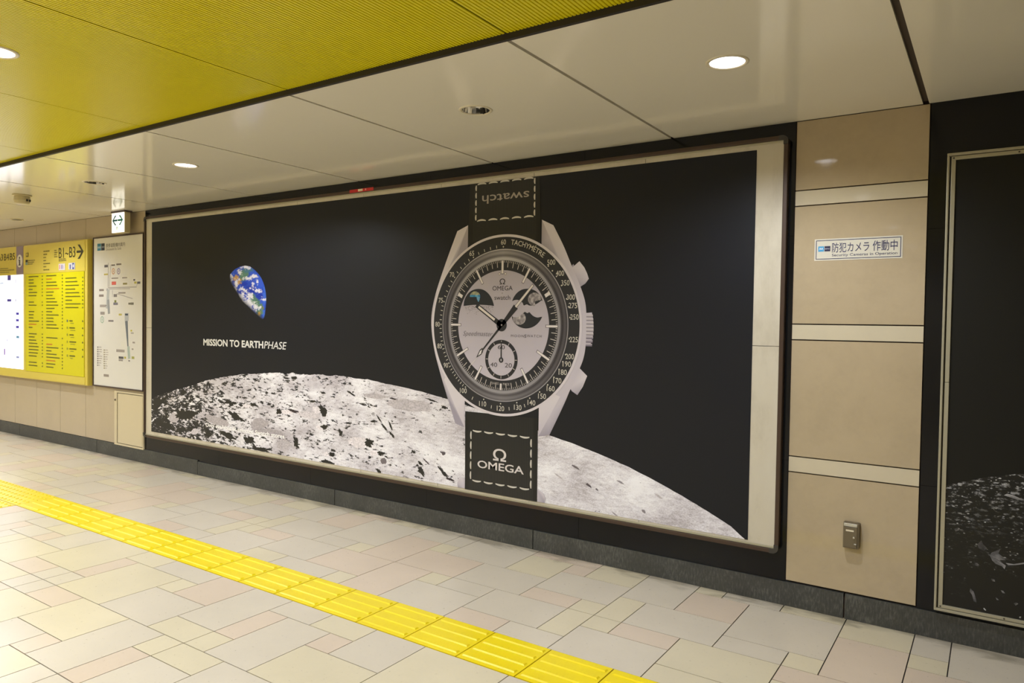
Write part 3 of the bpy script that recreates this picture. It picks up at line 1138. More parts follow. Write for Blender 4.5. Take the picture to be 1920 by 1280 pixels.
# facets of the four lugs
wink_each('lug_facet', [
    (R([(-.374, .622), (-.284, .656), (-.330, .560), (-.44, .38), (-.53, .22), (-.558, .199), (-.47, .415)]), [CASE_L, CASE_L, CASE, CASE, CASE, CASE_L, CASE_L]),
    (R([(-.284, .656), (-.284, .50), (-.40, .40), (-.50, .28), (-.44, .38), (-.330, .560)]), [lin(176, 166, 170), CASE_D, CASE_D, CASE_D, CASE, CASE]),
    (R([(.372, .615), (.289, .654), (.345, .545), (.43, .39), (.49, .30), (.53, .31), (.502, .369), (.445, .488)]), [CASE_L, CASE_L, CASE, CASE, CASE, CASE, CASE_L, CASE_L]),
    (R([(.289, .654), (.289, .50), (.40, .41), (.49, .30), (.43, .39), (.345, .545)]), [lin(176, 166, 170), CASE_D, CASE_D, CASE_D, CASE, CASE]),
    (R([(-.369, -.668), (-.292, -.687), (-.375, -.55), (-.47, -.38), (-.512, -.32), (-.445, -.487)]), [CASE_D, CASE_D, CASE, CASE, CASE, CASE_D]),
    (R([(-.292, -.687), (-.292, -.50), (-.40, -.42), (-.46, -.36), (-.47, -.38), (-.375, -.55)]), [CASE, CASE_L, CASE_L, CASE_L, CASE_L, CASE_L]),
    (R([(.369, -.672), (.289, -.689), (.365, -.56), (.44, -.43), (.506, -.391), (.464, -.484)]), [CASE_D, CASE_D, CASE, CASE, CASE, CASE_D]),
    (R([(.289, -.689), (.289, -.50), (.40, -.42), (.44, -.43), (.365, -.56)]), [CASE, CASE_L, CASE_L, CASE_L, CASE_L]),
], 7)
# textile strap
sm = []


def strap(xl0, xr0, z0, xl1, xr1, z1, n=44, fade_top=False):
    for k in range(n):
        u0, u1 = k / n, (k + 1) / n
        for part, c in ((0.0, 52), (0.5, 40)):
            a0, a1 = u0 + (u1 - u0) * part, u0 + (u1 - u0) * (part + 0.5)
            e = 0.82 if (a0 < 0.06 or a0 > 0.94) else 1.0
            c1 = lin(c * e + 3, c * e + 2, c * e)
            c2 = lin(c * e * 0.8, c * e * 0.8, c * e * 0.8)
            top, bot = (c1, c2) if fade_top else (c2, c1)
            sm.append(([(CX + xl0 + (xr0 - xl0) * a0, z0), (CX + xl0 + (xr0 - xl0) * a1, z0), (CX + xl1 + (xr1 - xl1) * a1, z1), (CX + xl1 + (xr1 - xl1) * a0, z1)], [bot, bot, top, top]))


strap(-.283, .286, 1.85, -.271, .270, 2.3365, fade_top=True)
strap(-.280, .287, 0.3125, -.287, .284, 0.8335)
half = len(sm) // 2
wink('strap', sm[:half], 8)
wink('strap', sm[half:], 8)
# stitching round the two strap patches
st = []
SC = lin(208, 202, 192)


def stitch(x0, z0, x1, z1, n, bulge):
    for k in range(n):
        a, b = (k + 0.10) / n, (k + 0.86) / n
        p, q = (x0 + (x1 - x0) * a, z0 + (z1 - z0) * a), (x0 + (x1 - x0) * b, z0 + (z1 - z0) * b)
        mx, mz_ = (p[0] + q[0]) / 2, (p[1] + q[1]) / 2
        dx, dz = q[0] - p[0], q[1] - p[1]
        L = math.hypot(dx, dz)
        nx, nz = -dz / L * bulge, dx / L * bulge
        up, dn = [], []
        for e in range(7):
            h = e / 6
            arc = 4 * h * (1 - h)
            th = 0.0032 + 0.0026 * arc
            bx_, bz_ = p[0] + dx * h + nx * arc, p[1] + dz * h + nz * arc
            up.append((bx_ - dz / L * th, bz_ + dx / L * th))
            dn.append((bx_ + dz / L * th, bz_ - dx / L * th))
        st.append((dn + up[::-1], SC))


stitch(-2.852, 2.327, -2.398, 2.327, 5, 0.006)
stitch(-2.852, 2.089, -2.394, 2.089, 5, 0.006)
stitch(-2.853, 2.09, -2.853, 2.33, 5, 0.002)
stitch(-2.398, 2.09, -2.400, 2.335, 5, 0.002)
stitch(-2.864, 0.712, -2.397, 0.710, 5, -0.005)
stitch(-2.862, 0.382, -2.393, 0.384, 5, -0.005)
stitch(-2.867, 0.38, -2.868, 0.713, 5, 0.002)
stitch(-2.393, 0.383, -2.396, 0.709, 5, 0.002)
wink_each('stitch', st, 9)
wtext('strap_lettering', [(*text_geo('swatch', -2.805, -2.441, 2.197, 2.253, 0.006, rot180=True), lin(170, 160, 150)),
                          (*text_geo('OMEGA', -2.812, -2.448, 0.470, 0.520, 0.014), lin(216, 208, 206)),
                          (*text_geo('Ω', -2.687, -2.584, 0.533, 0.612, 0.012), lin(216, 208, 206))], 10)
# rounded spring bar ends beside the lower strap
wink_each('strap_keeper', [([(-2.915, 0.3165), (-2.975, 0.3165), (-2.978, 0.345), (-2.968, 0.37), (-2.945, 0.386), (-2.915, 0.388)], [CASE, CASE_D, CASE, CASE_L, CASE_L, CASE]),
                      ([(-2.345, 0.3145), (-2.290, 0.3145), (-2.286, 0.340), (-2.296, 0.366), (-2.318, 0.383), (-2.345, 0.388)], [CASE, CASE_D, CASE, CASE_L, CASE_L, CASE])], 9)
# pushers and fluted crown
wink_each('pusher', [
    (R([(.489, .340), (.515, .375), (.575, .27), (.560, .233), (.53, .24)]), CASE_D),
    (R([(.497, .344), (.557, .389), (.590, .352), (.610, .315), (.622, .283), (.60, .255), (.560, .233), (.528, .285)]), [CASE, CASE_L, CASE_L, CASE_L, CASE, CASE_D, CASE_D, CASE]),
    (R([(.496, -.317), (.55, -.262), (.575, -.29), (.515, -.38), (.497, -.366)]), CASE_D),
    (R([(.570, -.250), (.623, -.295), (.595, -.36), (.559, -.413), (.520, -.392), (.508, -.375), (.54, -.31)]), [CASE, CASE_L, CASE_L, CASE_D, CASE_D, CASE, CASE_L]),
], 5)
cr = [(R([(.575, .078), (.647, .083), (.656, .04), (.660, -.006), (.655, -.06), (.641, -.107), (.58, -.100)]), CASE)]
for k in range(9):
    z = 0.070 - 0.0215 * k
    e = 0.652 + 0.008 * (1 - ((z + 0.01) / 0.09) ** 2)
    tone = (198, 190, 194) if k < 6 else (168, 160, 170)
    cr.append((R([(.586, z), (e, z), (e, z - 0.009), (.586, z - 0.009)]), lin(*tone)))
    cr.append((R([(.586, z - 0.009), (e, z - 0.009), (e, z - 0.0165), (.586, z - 0.0165)]), lin(tone[0] - 52, tone[1] - 52, tone[2] - 46)))
wink('crown', cr, 5)

# bezel, crystal rings, dial
def shade(a, hi, lo):
    """bright at the top, dim at the sides, mid at the foot"""
    k = 0.5 + 0.5 * math.cos(math.radians(a))
    s = abs(math.sin(math.radians(a)))
    v = k ** 1.5 * hi + (1 - k) ** 1.5 * (hi * 0.8) + 0
    v = v * (1 - s * 0.75) + lo * s * 0.75
    return lin(v + 4, v, v + 4)


wink('bezel', [(circ(CX, CZ, 0.583, 140), CASE_L)], 11)
wink('bezel_insert', ring(CX, CZ, 0.480, 0.567, BLK2, 140), 12)
cr = ring(CX, CZ, 0.484, 0.490, lambda a: (shade(a, 190, 165),) * 2, 140)
for r0, r1, h0, l0, h1, l1 in ((.466, .484, 158, 78, 118, 44), (.448, .466, 104, 38, 158, 78), (.435, .448, 168, 92, 104, 38), (.417, .435, 178, 158, 190, 150)):
    cr += ring(CX, CZ, r0, r1, lambda a, h0=h0, l0=l0, h1=h1, l1=l1: (shade(a, h0, l0), shade(a, h1, l1)), 140)
wink('crystal_rim', cr, 13)
wink('minute_track', ring(CX, CZ, 0.354, 0.4175, BLK2, 140), 14)
dl = []
n = 90
for k in range(n):
    a, b = 2 * math.pi * k / n, 2 * math.pi * (k + 1) / n
    f_ = lambda ang: lin(*[q + 8 * -math.cos(ang) for q in (188, 180, 191)])
    dl.append(([(CX, CZ), (CX + .354 * math.sin(b), CZ + .354 * math.cos(b)), (CX + .354 * math.sin(a), CZ + .354 * math.cos(a))], [lin(188, 180, 190), f_(b), f_(a)]))
wink('dial', dl, 14)
tk = []
for s_ in range(60):
    ang = 6 * s_
    if s_ % 5:
        tk.append((bar(*pol(.415, ang), *pol(.373, ang), 0.0045), lin(200, 192, 188)))
    for e in (2, 4):
        tk.append((bar(*pol(.415, ang + e), *pol(.403, ang + e), 0.004), lin(186, 178, 176)))
stuff(wink('second_ticks', tk, 15))
hm, ho = [], []
for h_ in range(12):
    ang = 30 * h_
    if h_ in (2, 10):
        hm.append((bar(*pol(.412, ang), *pol(.372, ang), 0.022), STEEL))
        continue
    r1 = {0: .333, 3: .333, 9: .333, 6: .374}.get(h_, .313)
    ho.append((bar(*pol(.416, ang), *pol(r1 - .004, ang), 0.0205 if h_ in (0, 6) else 0.0185), lin(96, 90, 94)))
    hm.append((bar(*pol(.415, ang), *pol(r1, ang), 0.0125 if h_ else 0.0145), STEEL))
for sx in (-1, 1):
    ho.append((circ(CX + sx * 0.0235, CZ + .331, 0.0085, 16), lin(120, 112, 116)))
    hm.append((circ(CX + sx * 0.0235, CZ + .331, 0.0055, 16), STEEL))
wink_each('hour_marker_edge', ho, 16)
wink_each('hour_marker', hm, 17)
# tachymeter scale
NUM = [('60', .4), ('65', -27.8), ('70', -50.9), ('75', -72.1), ('80', -89.9), ('85', -106), ('90', -121.2), ('100', -145.3), ('110', -164.5), ('120', 180), ('130', 165.6), ('140', 153.9), ('150', 144.3), ('160', 135.7), ('170', 128.3), ('180', 121.3), ('190', 115.1), ('200', 109.7), ('225', 98.3), ('250', 83.7), ('275', 76.2), ('300', 70.5), ('350', 60.3), ('400', 52.7), ('500', 42.7)]
it, dots = [], []
IV = lin(208, 202, 192)
for s_, ang in NUM:
    x, z = pol(.534, ang)
    w = 0.019 * len(s_)
    it.append((*text_geo(s_, x - w / 2, x + w / 2, z - 0.0165, z + 0.0165, 0.004), IV))
    dots.append((circ(*pol(.5035, ang), 0.0048, 12), IV))
dots.append((circ(*pol(.5035, 47.5), 0.0048, 12), IV))
for a0, a1, n in ((0, -27.8, 5), (-27.8, -50.9, 5), (-50.9, -72.1, 5), (-72.1, -89.9, 5), (-89.9, -106, 5), (-106, -121.2, 5), (-121.2, -145.3, 9)):
    for k in range(1, n):
        ang = a0 + (a1 - a0) * k / n
        dots.append((bar(*pol(.498, ang), *pol(.516, ang), 0.0045), IV))
for ang in (-154.9, -172.2, 172.8, 159.8):
    dots.append((bar(*pol(.524, ang), *pol(.545, ang), 0.0045), IV))
wtext('numeral', it, 13)
stuff(wink('tachymeter_ticks', dots, 13))
v, f = glyphs('TACHYMÈTRE', 0.004)
ax, bx = min(p[0] for p in v), max(p[0] for p in v)
hh = 0.69
tv = []
for x, y in v:
    ang = 6.8 + (35.5 - 6.8) * (x - ax) / (bx - ax)
    tv.append(pol(.519 + 0.032 * y / hh, ang))
wtext('bezel_lettering', [(tv, f, IV)], 13)
# dial lettering
DK = lin(58, 54, 58)
wtext('dial_lettering', [
    (*text_geo('Ω', -2.654, -2.611, 1.672, 1.709, 0.008), DK), (*text_geo('OMEGA', -2.710, -2.553, 1.633, 1.662, 0.0), DK),
    (*text_geo('×', -2.637, -2.628, 1.611, 1.620), lin(120, 112, 116)), (*text_geo('swatch', -2.693, -2.570, 1.573, 1.602, -0.002), DK),
    (*text_geo('Speedmaster', -2.945, -2.702, 1.327, 1.368, -0.008, 0.35), lin(98, 92, 98)),
    (*text_geo('MOON', -2.560, -2.462, 1.336, 1.352, -0.004, space=1.3), lin(92, 86, 92)), (*text_geo('S', -2.458, -2.444, 1.334, 1.355, 0.012), lin(82, 76, 82)),
    (*text_geo('WATCH', -2.440, -2.332, 1.338, 1.354, -0.004, space=1.3), lin(92, 86, 92)),
    (*text_geo('60', -2.661, -2.606, 1.256, 1.283, -0.004), DK), (*text_geo('40', -2.718, -2.664, 1.140, 1.168, -0.004), DK), (*text_geo('20', -2.604, -2.549, 1.141, 1.169, -0.004), DK),
    (*text_geo('SWISS', -2.706, -2.650, 1.026, 1.041, 0.0), lin(180, 172, 168)), (*text_geo('MADE', -2.616, -2.566, 1.026, 1.041, 0.0), lin(180, 172, 168))], 18)
# small seconds
sd = ring(CX, CZ - .219, 0.103, 0.127, BLK2, 80)
for k in range(12):
    a = math.radians(30 * k)
    sd.append((bar(CX + .105 * math.sin(a), CZ - .219 + .105 * math.cos(a), CX + .122 * math.sin(a), CZ - .219 + .122 * math.cos(a), 0.004), lin(200, 192, 192)))
wink('small_seconds_ring', sd, 15)
# moon phase and earth phase openings
Z5 = lambda p: wall_at(860 + p[0] / 10.667, 500 + p[1] / 10.667, PY)
up = smooth_curve([(1075, 690), (1110, 605), (1180, 515), (1270, 458), (1360, 440), (1450, 445), (1540, 480), (1610, 540), (1660, 610), (1682, 685)], 4) + smooth_curve([(1660, 672), (1600, 720), (1500, 770), (1420, 775), (1370, 752), (1310, 772), (1285, 720), (1240, 682), (1180, 662), (1120, 668), (1078, 688)], 4)
lo_ = smooth_curve([(1068, 985), (1085, 1060), (1130, 1130), (1200, 1190), (1290, 1226), (1380, 1232), (1480, 1208), (1570, 1150), (1640, 1070), (1677, 998)], 4) + smooth_curve([(1650, 1002), (1580, 1014), (1510, 990), (1460, 950), (1420, 908), (1380, 926), (1320, 905), (1260, 985), (1180, 1012), (1100, 1008)], 4)
ep = smooth_curve([(105, 785), (115, 690), (155, 590), (225, 505), (320, 455), (420, 443), (520, 470), (610, 545), (670, 640), (705, 740), (712, 785)], 4) + smooth_curve([(640, 772), (520, 764), (410, 760), (290, 764), (180, 775)], 4)
wink_each('phase_opening', [([Z5(p) for p in q], lin(44, 46, 52)) for q in (up, lo_, ep)], 15)


def speckled(cx, cy, r, cut, seed, pal, n=26):
    """small picture disc made of little shaded quads"""
    out = []
    s = 2 * r / n
    for a in range(n):
        for b in range(n):
            x, y = cx - r + a * s, cy - r + b * s
            mx_, my_ = x + s / 2, y + s / 2
            if math.hypot(mx_ - cx, my_ - cy) > r or cut(mx_, my_):
                continue
            k = 0.5 + 0.5 * mnoise.noise((mx_ * 0.02 + seed, my_ * 0.02, seed)) + 0.25 * mnoise.noise((mx_ * 0.07, my_ * 0.07, seed))
            out.append(([Z5(p) for p in ((x, y), (x + s, y), (x + s, y + s), (x, y + s))], pal(max(0, min(1, k)), mx_, my_)))
    return out


gp = lambda k, x, y: lin(92 + 120 * k, 86 + 118 * k, 90 + 116 * k)


def bluep(k, x, y):
    if y < 560:
        return lin(120 + 80 * k, 130 + 60 * k, 130)
    return lin(30 + 150 * k * k, 90 + 110 * k, 150 + 70 * k)


pic = speckled(1525, 650, 132, lambda x, y: x > 1540 and y > 690 + (x - 1540) * -0.25, 3.0, gp)
pic += speckled(1220, 1030, 128, lambda x, y: x < 1290 and y < 1015 - max(0, (x - 1180)) * 0.7, 8.0, gp)
pic += speckled(335, 595, 102, lambda x, y: y > 600 and x < 360 + (y - 600) * 0.35, 5.0, bluep)
pic += [([Z5(p) for p in ((380, 600), (428, 600), (425, 660), (402, 708), (370, 640))], lin(110, 160, 196))]
mr = []
for k in range(260):
    x, y = RND.uniform(130, 690), 780 + abs(RND.gauss(0, 70))
    if y > 1000:
        continue
    s = RND.uniform(6, 15)
    tone = RND.choice([120, 132, 145, 196])
    mr.append(([Z5(p) for p in ((x, y), (x + s, y - s * 0.2), (x + s * 1.1, y + s * 0.6), (x + s * 0.2, y + s * 0.7))], lin(tone, tone - 8, tone - 4)))
stuff(wink('phase_pictures', pic, 16))
stuff(wink('dial_moonscape', mr, 15))
# hands
hand = [(bar(CX, CZ, CX - .100, CZ + .064, 0.036, 0.030), BLK2), (bar(CX - .05, CZ + .032, CX - .205, CZ + .131, 0.030, 0.030), BLK2),
        (bar(CX, CZ, CX + .108, CZ + .121, 0.022, 0.040), BLK2), (bar(CX + .106, CZ + .119, CX + .236, CZ + .258, 0.022, 0.018), lin(100, 94, 96)), (circ(CX, CZ + .002, 0.040, 40), BLK2),
        (bar(CX, CZ, CX - .158, CZ - .172, 0.016, 0.010), BLK2), (R([(-.146, -.178), (-.150, -.150), (-.172, -.166), (-.200, -.218), (-.158, -.196)]), BLK2),
        (bar(CX, CZ - .219, CX - .001, CZ - .105, 0.010, 0.007), BLK2), (circ(CX, CZ - .222, 0.0175, 24), BLK2)]
wink('hour_hand', hand[:2], 19)
wink('minute_hand', hand[2:4], 19)
wink('hub', hand[4:5], 19)
wink('seconds_hand', hand[5:7], 19)
wink('small_seconds_hand', hand[7:], 19)
wink_each('hand_inlay', [(bar(CX - .055, CZ + .036, CX - .186, CZ + .120, 0.0155), lin(224, 214, 208)), (bar(CX + .106, CZ + .119, CX + .233, CZ + .255, 0.0145, 0.012), lin(222, 214, 210)),
                    (R([(-.153, -.162), (-.168, -.172), (-.186, -.205), (-.160, -.190)]), lin(222, 216, 218)), (bar(CX - .192, CZ - .214, CX - .262, CZ - .282, 0.004, 0.004), lin(214, 208, 208)),
                    (circ(CX, CZ + .003, 0.006, 16), lin(150, 144, 148)), (circ(CX, CZ - .222, 0.006, 16, 0.009), lin(170, 162, 168))], 20)

# ------------------------------------------------------------------ second frame, right of the stone pilaster
SX0, SX1, SZ0, SZ1 = -0.202, 4.6, 0.141, 2.219
frame2 = thing('poster_frame', 'pale aluminium poster frame on the black wall beside the lock box pilaster', 'picture frame', (SX0, 0, SZ0))


def f2(o):
    return keep(o, frame2)


for a, b, c, d in ((SX0, SX1, SZ1 - 0.012, SZ1), (SX0, SX1, SZ0, SZ0 + 0.012), (SX0, SX0 + 0.010, SZ0 + 0.012, SZ1 - 0.012), (SX1 - 0.012, SX1, SZ0 + 0.012, SZ1 - 0.012)):
    f2(box('outer_rail', a, b, -0.024, WF - 0.0005, c, d, 'aluminium', None, 0.002))
ix0, ix1, iz0, iz1 = SX0 + 0.0165, SX1 - 0.0165, SZ0 + 0.014, SZ1 - 0.0145
for a, b, c, d in ((SX0 + .008, SX1 - .01, SZ1 - .03, SZ1 - .01), (SX0 + .008, SX1 - .01, SZ0 + .01, SZ0 + .03), (SX0 + .008, SX0 + .032, SZ0 + .03, SZ1 - .03), (SX1 - .032, SX1 - .01, SZ0 + .03, SZ1 - .03)):
    f2(box('groove', a, b, -0.006, WF, c, d, 'alu_dark'))
for a, b, c, d in ((ix0, ix1, iz1 - 0.016, iz1), (ix0, ix1, iz0, iz0 + 0.014), (ix0, ix0 + 0.017, iz0 + 0.014, 1.185), (ix0, ix0 + 0.017, 1.187, iz1 - 0.016), (ix1 - 0.017, ix1, iz0 + 0.014, iz1 - 0.016)):
    f2(box('inner_rail', a, b, -0.018, WF, c, d, 'aluminium', None, 0.0015))
g = Geo()
for x, z in ((ix0 + .009, iz1 - .008), (ix0 + .009, iz0 + .007), (ix0 + .25, iz0 + .007), (ix0 + .25, iz1 - .008)):
    g.add([(x + .004 * math.cos(a * math.pi / 4), -0.0184, z + .004 * math.sin(a * math.pi / 4)) for a in range(8)], [tuple(range(8))])
f2(g.build('screw_heads', 'alu_dark'))
poster2 = thing('moon_poster', 'black poster showing a dark speckled moon in the aluminium frame', 'poster', (-0.17, -0.009, 0.157))
keep(ink('poster_sheet', [(rect(ix0 + .017, ix1 - .017, iz0 + .014, iz1 - .016), lin(24, 24, 22))], -0.0090, None), poster2)
M['moon2'] = new_mat('printed_dark_moon', (0, 0, 0), 0.36, spec=0.4)
t = NT(M['moon2'])
va = t.pos((1.0, 1.0, 1.7), (0, math.radians(12), 0))
w1 = t.n('ShaderNodeTexVoronoi')
w1.inputs['Scale'].default_value = 46
t.l(va, w1.inputs['Vector'])
d1 = t.maprange(w1.outputs['Distance'], 0.16, 0.30, 1.0, 0.0, True)
sel = t.maprange(t.noise(va, 60, 2), 0.47, 0.60, 0.0, 1.0, True)
g0 = t.n('ShaderNodeNewGeometry')
s0 = t.n('ShaderNodeSeparateXYZ')
t.l(g0.outputs['Position'], s0.inputs[0])
hgt = t.math('SUBTRACT', s0.outputs['Z'], t.math('MULTIPLY', t.math('MINIMUM', s0.outputs['X'], 0.3), 0.30))
lowf = t.math('MULTIPLY_ADD', t.noise(va, 9, 3), 0.9, t.maprange(hgt, 0.15, 0.80, -0.28, 0.34))
lowf = t.maprange(lowf, 0.28, 0.75, 0.0, 1.0, True)
n9 = t.maprange(t.noise(t.pos((1, 1, 2.4), (0, math.radians(16), 0)), 34, 6, 0.7), 0.52, 0.66, 0.0, 1.0, True)
rim = t.math('MULTIPLY', n9, t.maprange(hgt, 0.52, 0.79, 0.15, 1.0))
kk = t.math('MAXIMUM', t.math('MULTIPLY', t.math('MULTIPLY', d1, sel), lowf), t.math('MULTIPLY', rim, lowf))
t.base(t.mix(kk, lin(24, 24, 22), lin(196, 196, 200)))
top = [(ix0 + .017, 0.717), (-0.098, 0.743), (-0.026, 0.770), (0.045, 0.789), (0.118, 0.806), (0.4, 0.86), (0.9, 0.93), (1.5, 0.96), (2.2, 0.93), (3.0, 0.84), (3.8, 0.70), (4.4, 0.56), (ix1 - .017, 0.52)]
mv, mf = [], []
tp2 = smooth_curve(top, 8)
for x, z in tp2:
    mv += [(x, -0.0093, iz0 + .014), (x, -0.0093, z + 0.004 * mnoise.noise((x * 60, 0, 1)))]
mf = [(2 * k, 2 * k + 2, 2 * k + 3, 2 * k + 1) for k in range(len(tp2) - 1)]
mo2 = keep(obj('moon_print', mv, mf, 'moon2'), poster2)
q8 = lambda a, b: wall_at(1760 + a / 4.13, 870 + b / 4.13, -0.0095)
c8 = []
for pts, c in (([(395, 705), (410, 685), (440, 672), (480, 655), (462, 690), (500, 720), (520, 745), (470, 740), (500, 770), (520, 785), (510, 812), (490, 790), (440, 770), (415, 745)], 170),
               ([(520, 765), (580, 772), (661, 760), (661, 772), (600, 780), (540, 782)], 190), ([(300, 620), (330, 590), (345, 620), (375, 650), (350, 672), (310, 650)], 150),
               ([(245, 960), (270, 985), (290, 1040), (292, 1070), (270, 1060), (258, 1010), (240, 985)], 120), ([(505, 240), (530, 228), (580, 240), (625, 262), (661, 270), (661, 282), (610, 275), (560, 258)], 200),
               ([(440, 1030), (458, 1040), (466, 1052), (450, 1050)], 200), ([(580, 1075), (600, 1070), (616, 1080), (596, 1094)], 190), ([(480, 975), (500, 980), (515, 1000), (495, 998)], 190), ([(405, 885), (430, 890), (436, 908), (415, 905)], 180),
               ([(275, 760), (300, 765), (310, 790), (285, 785)], 120), ([(120, 500), (150, 490), (160, 510), (130, 520)], 170), ([(350, 1110), (368, 1130), (360, 1134), (346, 1118)], 220), ([(625, 1180), (638, 1178), (636, 1192), (624, 1190)], 210)):
    c8.append(([q8(*p) for p in pts], [lin(c * k_, (c - 2) * k_, (c + 2) * k_) for k_ in [RND.uniform(0.35, 1.0) for _ in pts]]))
ink_each('crater_print', c8, -0.0096, mo2, 'ink_moon')

# ------------------------------------------------------------------ camera notice
NX0, NX1, NZ0, NZ1 = -0.762, -0.373, 1.758, 1.865
notice = thing('camera_notice', 'white security camera notice with dark blue border on the stone pilaster', 'sign', (NX0, WF, NZ0))
keep(box('plate', NX0, NX1, WF - 0.0015, WF - 0.0005, NZ0, NZ1, new_mat('notice_white', lin(214, 208, 190), 0.3)), notice)
NV = lin(44, 42, 84)
yN = WF - 0.0019
bw = 0.0032
m_ = 0.0065
[keep(o_, notice) for o_ in ink_each('border', [(rect(NX0 + m_, NX1 - m_, NZ0 + m_, NZ0 + m_ + bw), NV), (rect(NX0 + m_, NX1 - m_, NZ1 - m_ - bw, NZ1 - m_), NV), (rect(NX0 + m_, NX0 + m_ + bw, NZ0 + m_, NZ1 - m_), NV), (rect(NX1 - m_ - bw, NX1 - m_, NZ0 + m_, NZ1 - m_), NV)], yN, None, 'ink_matte')]
[keep(o_, notice) for o_ in ink_each('logo', [(rect(-0.7445, -0.7175, 1.803, 1.829), lin(66, 156, 204)), (rect(-0.7155, -0.6885, 1.803, 1.829), lin(36, 34, 66))], yN, None, 'ink_matte')]
lg = [([(-0.740 + a * 0.018, 1.811 + b * 0.011) for a, b in q], lin(220, 228, 230)) for q in ([(0, 0), (.12, 0), (.22, .62), (.42, .1), (.56, .1), (.76, .62), (.88, 0), (1, 0), (.86, 1), (.72, 1), (.49, .42), (.27, 1), (.13, 1)],)]
keep(ink('logo_mark', lg, yN - 0.0003, None, 'ink_matte'), notice)
keep(text('lettering', [(*text_geo('METRO', -0.713, -0.691, 1.813, 1.8185, 0.01), lin(190, 190, 200)), (*text_geo('防犯カメラ', -0.681, -0.515, 1.796, 1.844, 0.003), NV), (*text_geo('作動中', -0.500, -0.394, 1.796, 1.846, 0.003), NV),
                        (*text_geo('Security Cameras in Operation', -0.681, -0.394, 1.773, 1.790, 0.004), NV)], yN - 0.0003, None, 'ink_matte'), notice)

# ------------------------------------------------------------------ grey key box
kb = thing('wall_lock_box', 'small grey metal lock box on the lowest stone panel', 'lock box', (-0.556, WF, 0.356))
keep(box('case', -0.5915, -0.5195, -0.026, WF - 0.0005, 0.357, 0.482, 'grey_box', None, 0.005), kb)
lid = keep(box('cover', -0.588, -0.528, -0.031, -0.0255, 0.362, 0.462, 'grey_box', None, 0.002), kb)
keep(box('glazed_top', -0.588, -0.528, -0.0295, -0.025, 0.464, 0.479, 'steel', None, 0.002), kb)
keep(box('name_plate', -0.578, -0.543, -0.0318, -0.0305, 0.441, 0.449, 'white_trim'), kb)
keep(box('latch', -0.546, -0.536, -0.040, -0.0305, 0.410, 0.420, 'steel', None, 0.003), kb)
keep(box('latch', -0.541, -0.529, -0.036, -0.0305, 0.380, 0.385, 'steel', None, 0.002), kb)

# ------------------------------------------------------------------ cream service hatch
hat = thing('service_hatch', 'cream metal service hatch low in the wall under the white map', 'hatch', (-7.17, WF, 0.134))
hk = lambda o: keep(o, hat)
hx0, hx1, hz0, hz1 = -7.440, -6.893, 0.128, 0.676
for a, b, c, d in ((hx0, hx1, hz1 - .016, hz1), (hx0, hx1, hz0, hz0 + .018), (hx0, hx0 + .05, hz0 + .018, hz1 - .016), (hx1 - .014, hx1, hz0 + .018, hz1 - .016)):
    hk(box('hatch_frame', a, b, -0.006, WF - 0.0005, c, d, 'cabinet', None, 0.002))
hk(box('hatch_gap', hx0 + .04, hx1 - .01, 0.004, WF - 0.0005, hz0 + .01, hz1 - .01, 'dark'))
hk(box('door', hx0 + .068, hx1 - .020, -0.006, 0.008, hz0 + .024, hz1 - .022, 'cabinet', None, 0.002))
v, f = [], []
for k in range(14):
    a = 2 * math.pi * k / 14
    v += [(hx0 + .022 + .011 * math.cos(a), -0.006, 0.585 + .011 * math.sin(a)), (hx0 + .022 + .010 * math.cos(a), -0.012, 0.585 + .010 * math.sin(a))]
f = [(2 * k, (2 * k + 2) % 28, (2 * k + 3) % 28, 2 * k + 1) for k in range(14)] + [tuple(2 * k + 1 for k in range(14))]
hk(obj('lock', v, f, 'grey_box'))

# ------------------------------------------------------------------ helpers for small print that cannot be read
def word_rows(x0, x1, z0, z1, rows, h, colour, rnd, fill=(0.3, 0.95), skip=0.0, words=True):
    out = []
    for r in range(rows):
        if rnd.random() < skip:
            continue
        z = z1 - (z1 - z0) * (r + 0.5) / rows
        L = (x1 - x0) * rnd.uniform(*fill)
        x = x0
        while x < x0 + L:
            w = min(rnd.uniform(0.02, 0.06), x0 + L - x)
            if w > 0.006:
                out.append((rect(x, x + w, z - h / 2, z + h / 2), colour))
            x += w + (0.006 if words else 0.0)
    return out


def arrow_shape(x0, x1, zc, h, w):
    """slim arrow pointing right"""
    return [(x0, zc - w / 2), (x1 - h * .30, zc - w / 2), (x1 - h * .82, zc - h / 2), (x1 - h * .52, zc - h / 2), (x1, zc), (x1 - h * .52, zc + h / 2), (x1 - h * .82, zc + h / 2), (x1 - h * .30, zc + w / 2), (x0, zc + w / 2)]


# ------------------------------------------------------------------ white station map
smap = thing('station_map', 'white station map panel with thin dark frame left of the watch poster', 'map', (-7.38, WF, 0.70))
mk = lambda o: keep(o, smap)
ax0, ax1, az0, az1 = -7.862, -6.898, 0.700, 2.252
for a, b, c, d in ((ax0, ax1, az1 - .014, az1), (ax0, ax1, az0, az0 + .014), (ax0, ax0 + .010, az0 + .014, az1 - .014), (ax1 - .008, ax1, az0 + .014, az1 - .014)):
    mk(box('frame_strip', a, b, -0.012, WF - 0.0005, c, d, 'dark_frame'))
mk(box('panel', ax0 + .010, ax1 - .008, -0.006, WF, az0 + .014, az1 - .014, 'map_white'))
ym = -0.0065
Qm = lambda a, b: wall_at(0 + a / 6.4, 380 + b / 6.4, ym)
Qn = lambda a, b: wall_at(0 + a / 6.4, 560 + b / 6.4, ym)


def qrect(Q, x0, x1, y0, y1):
    a, b = Q(x0, (y0 + y1) / 2), Q(x1, (y0 + y1) / 2)
    c, d = Q((x0 + x1) / 2, y0), Q((x0 + x1) / 2, y1)
    return rect(a[0], b[0], d[1], c[1])


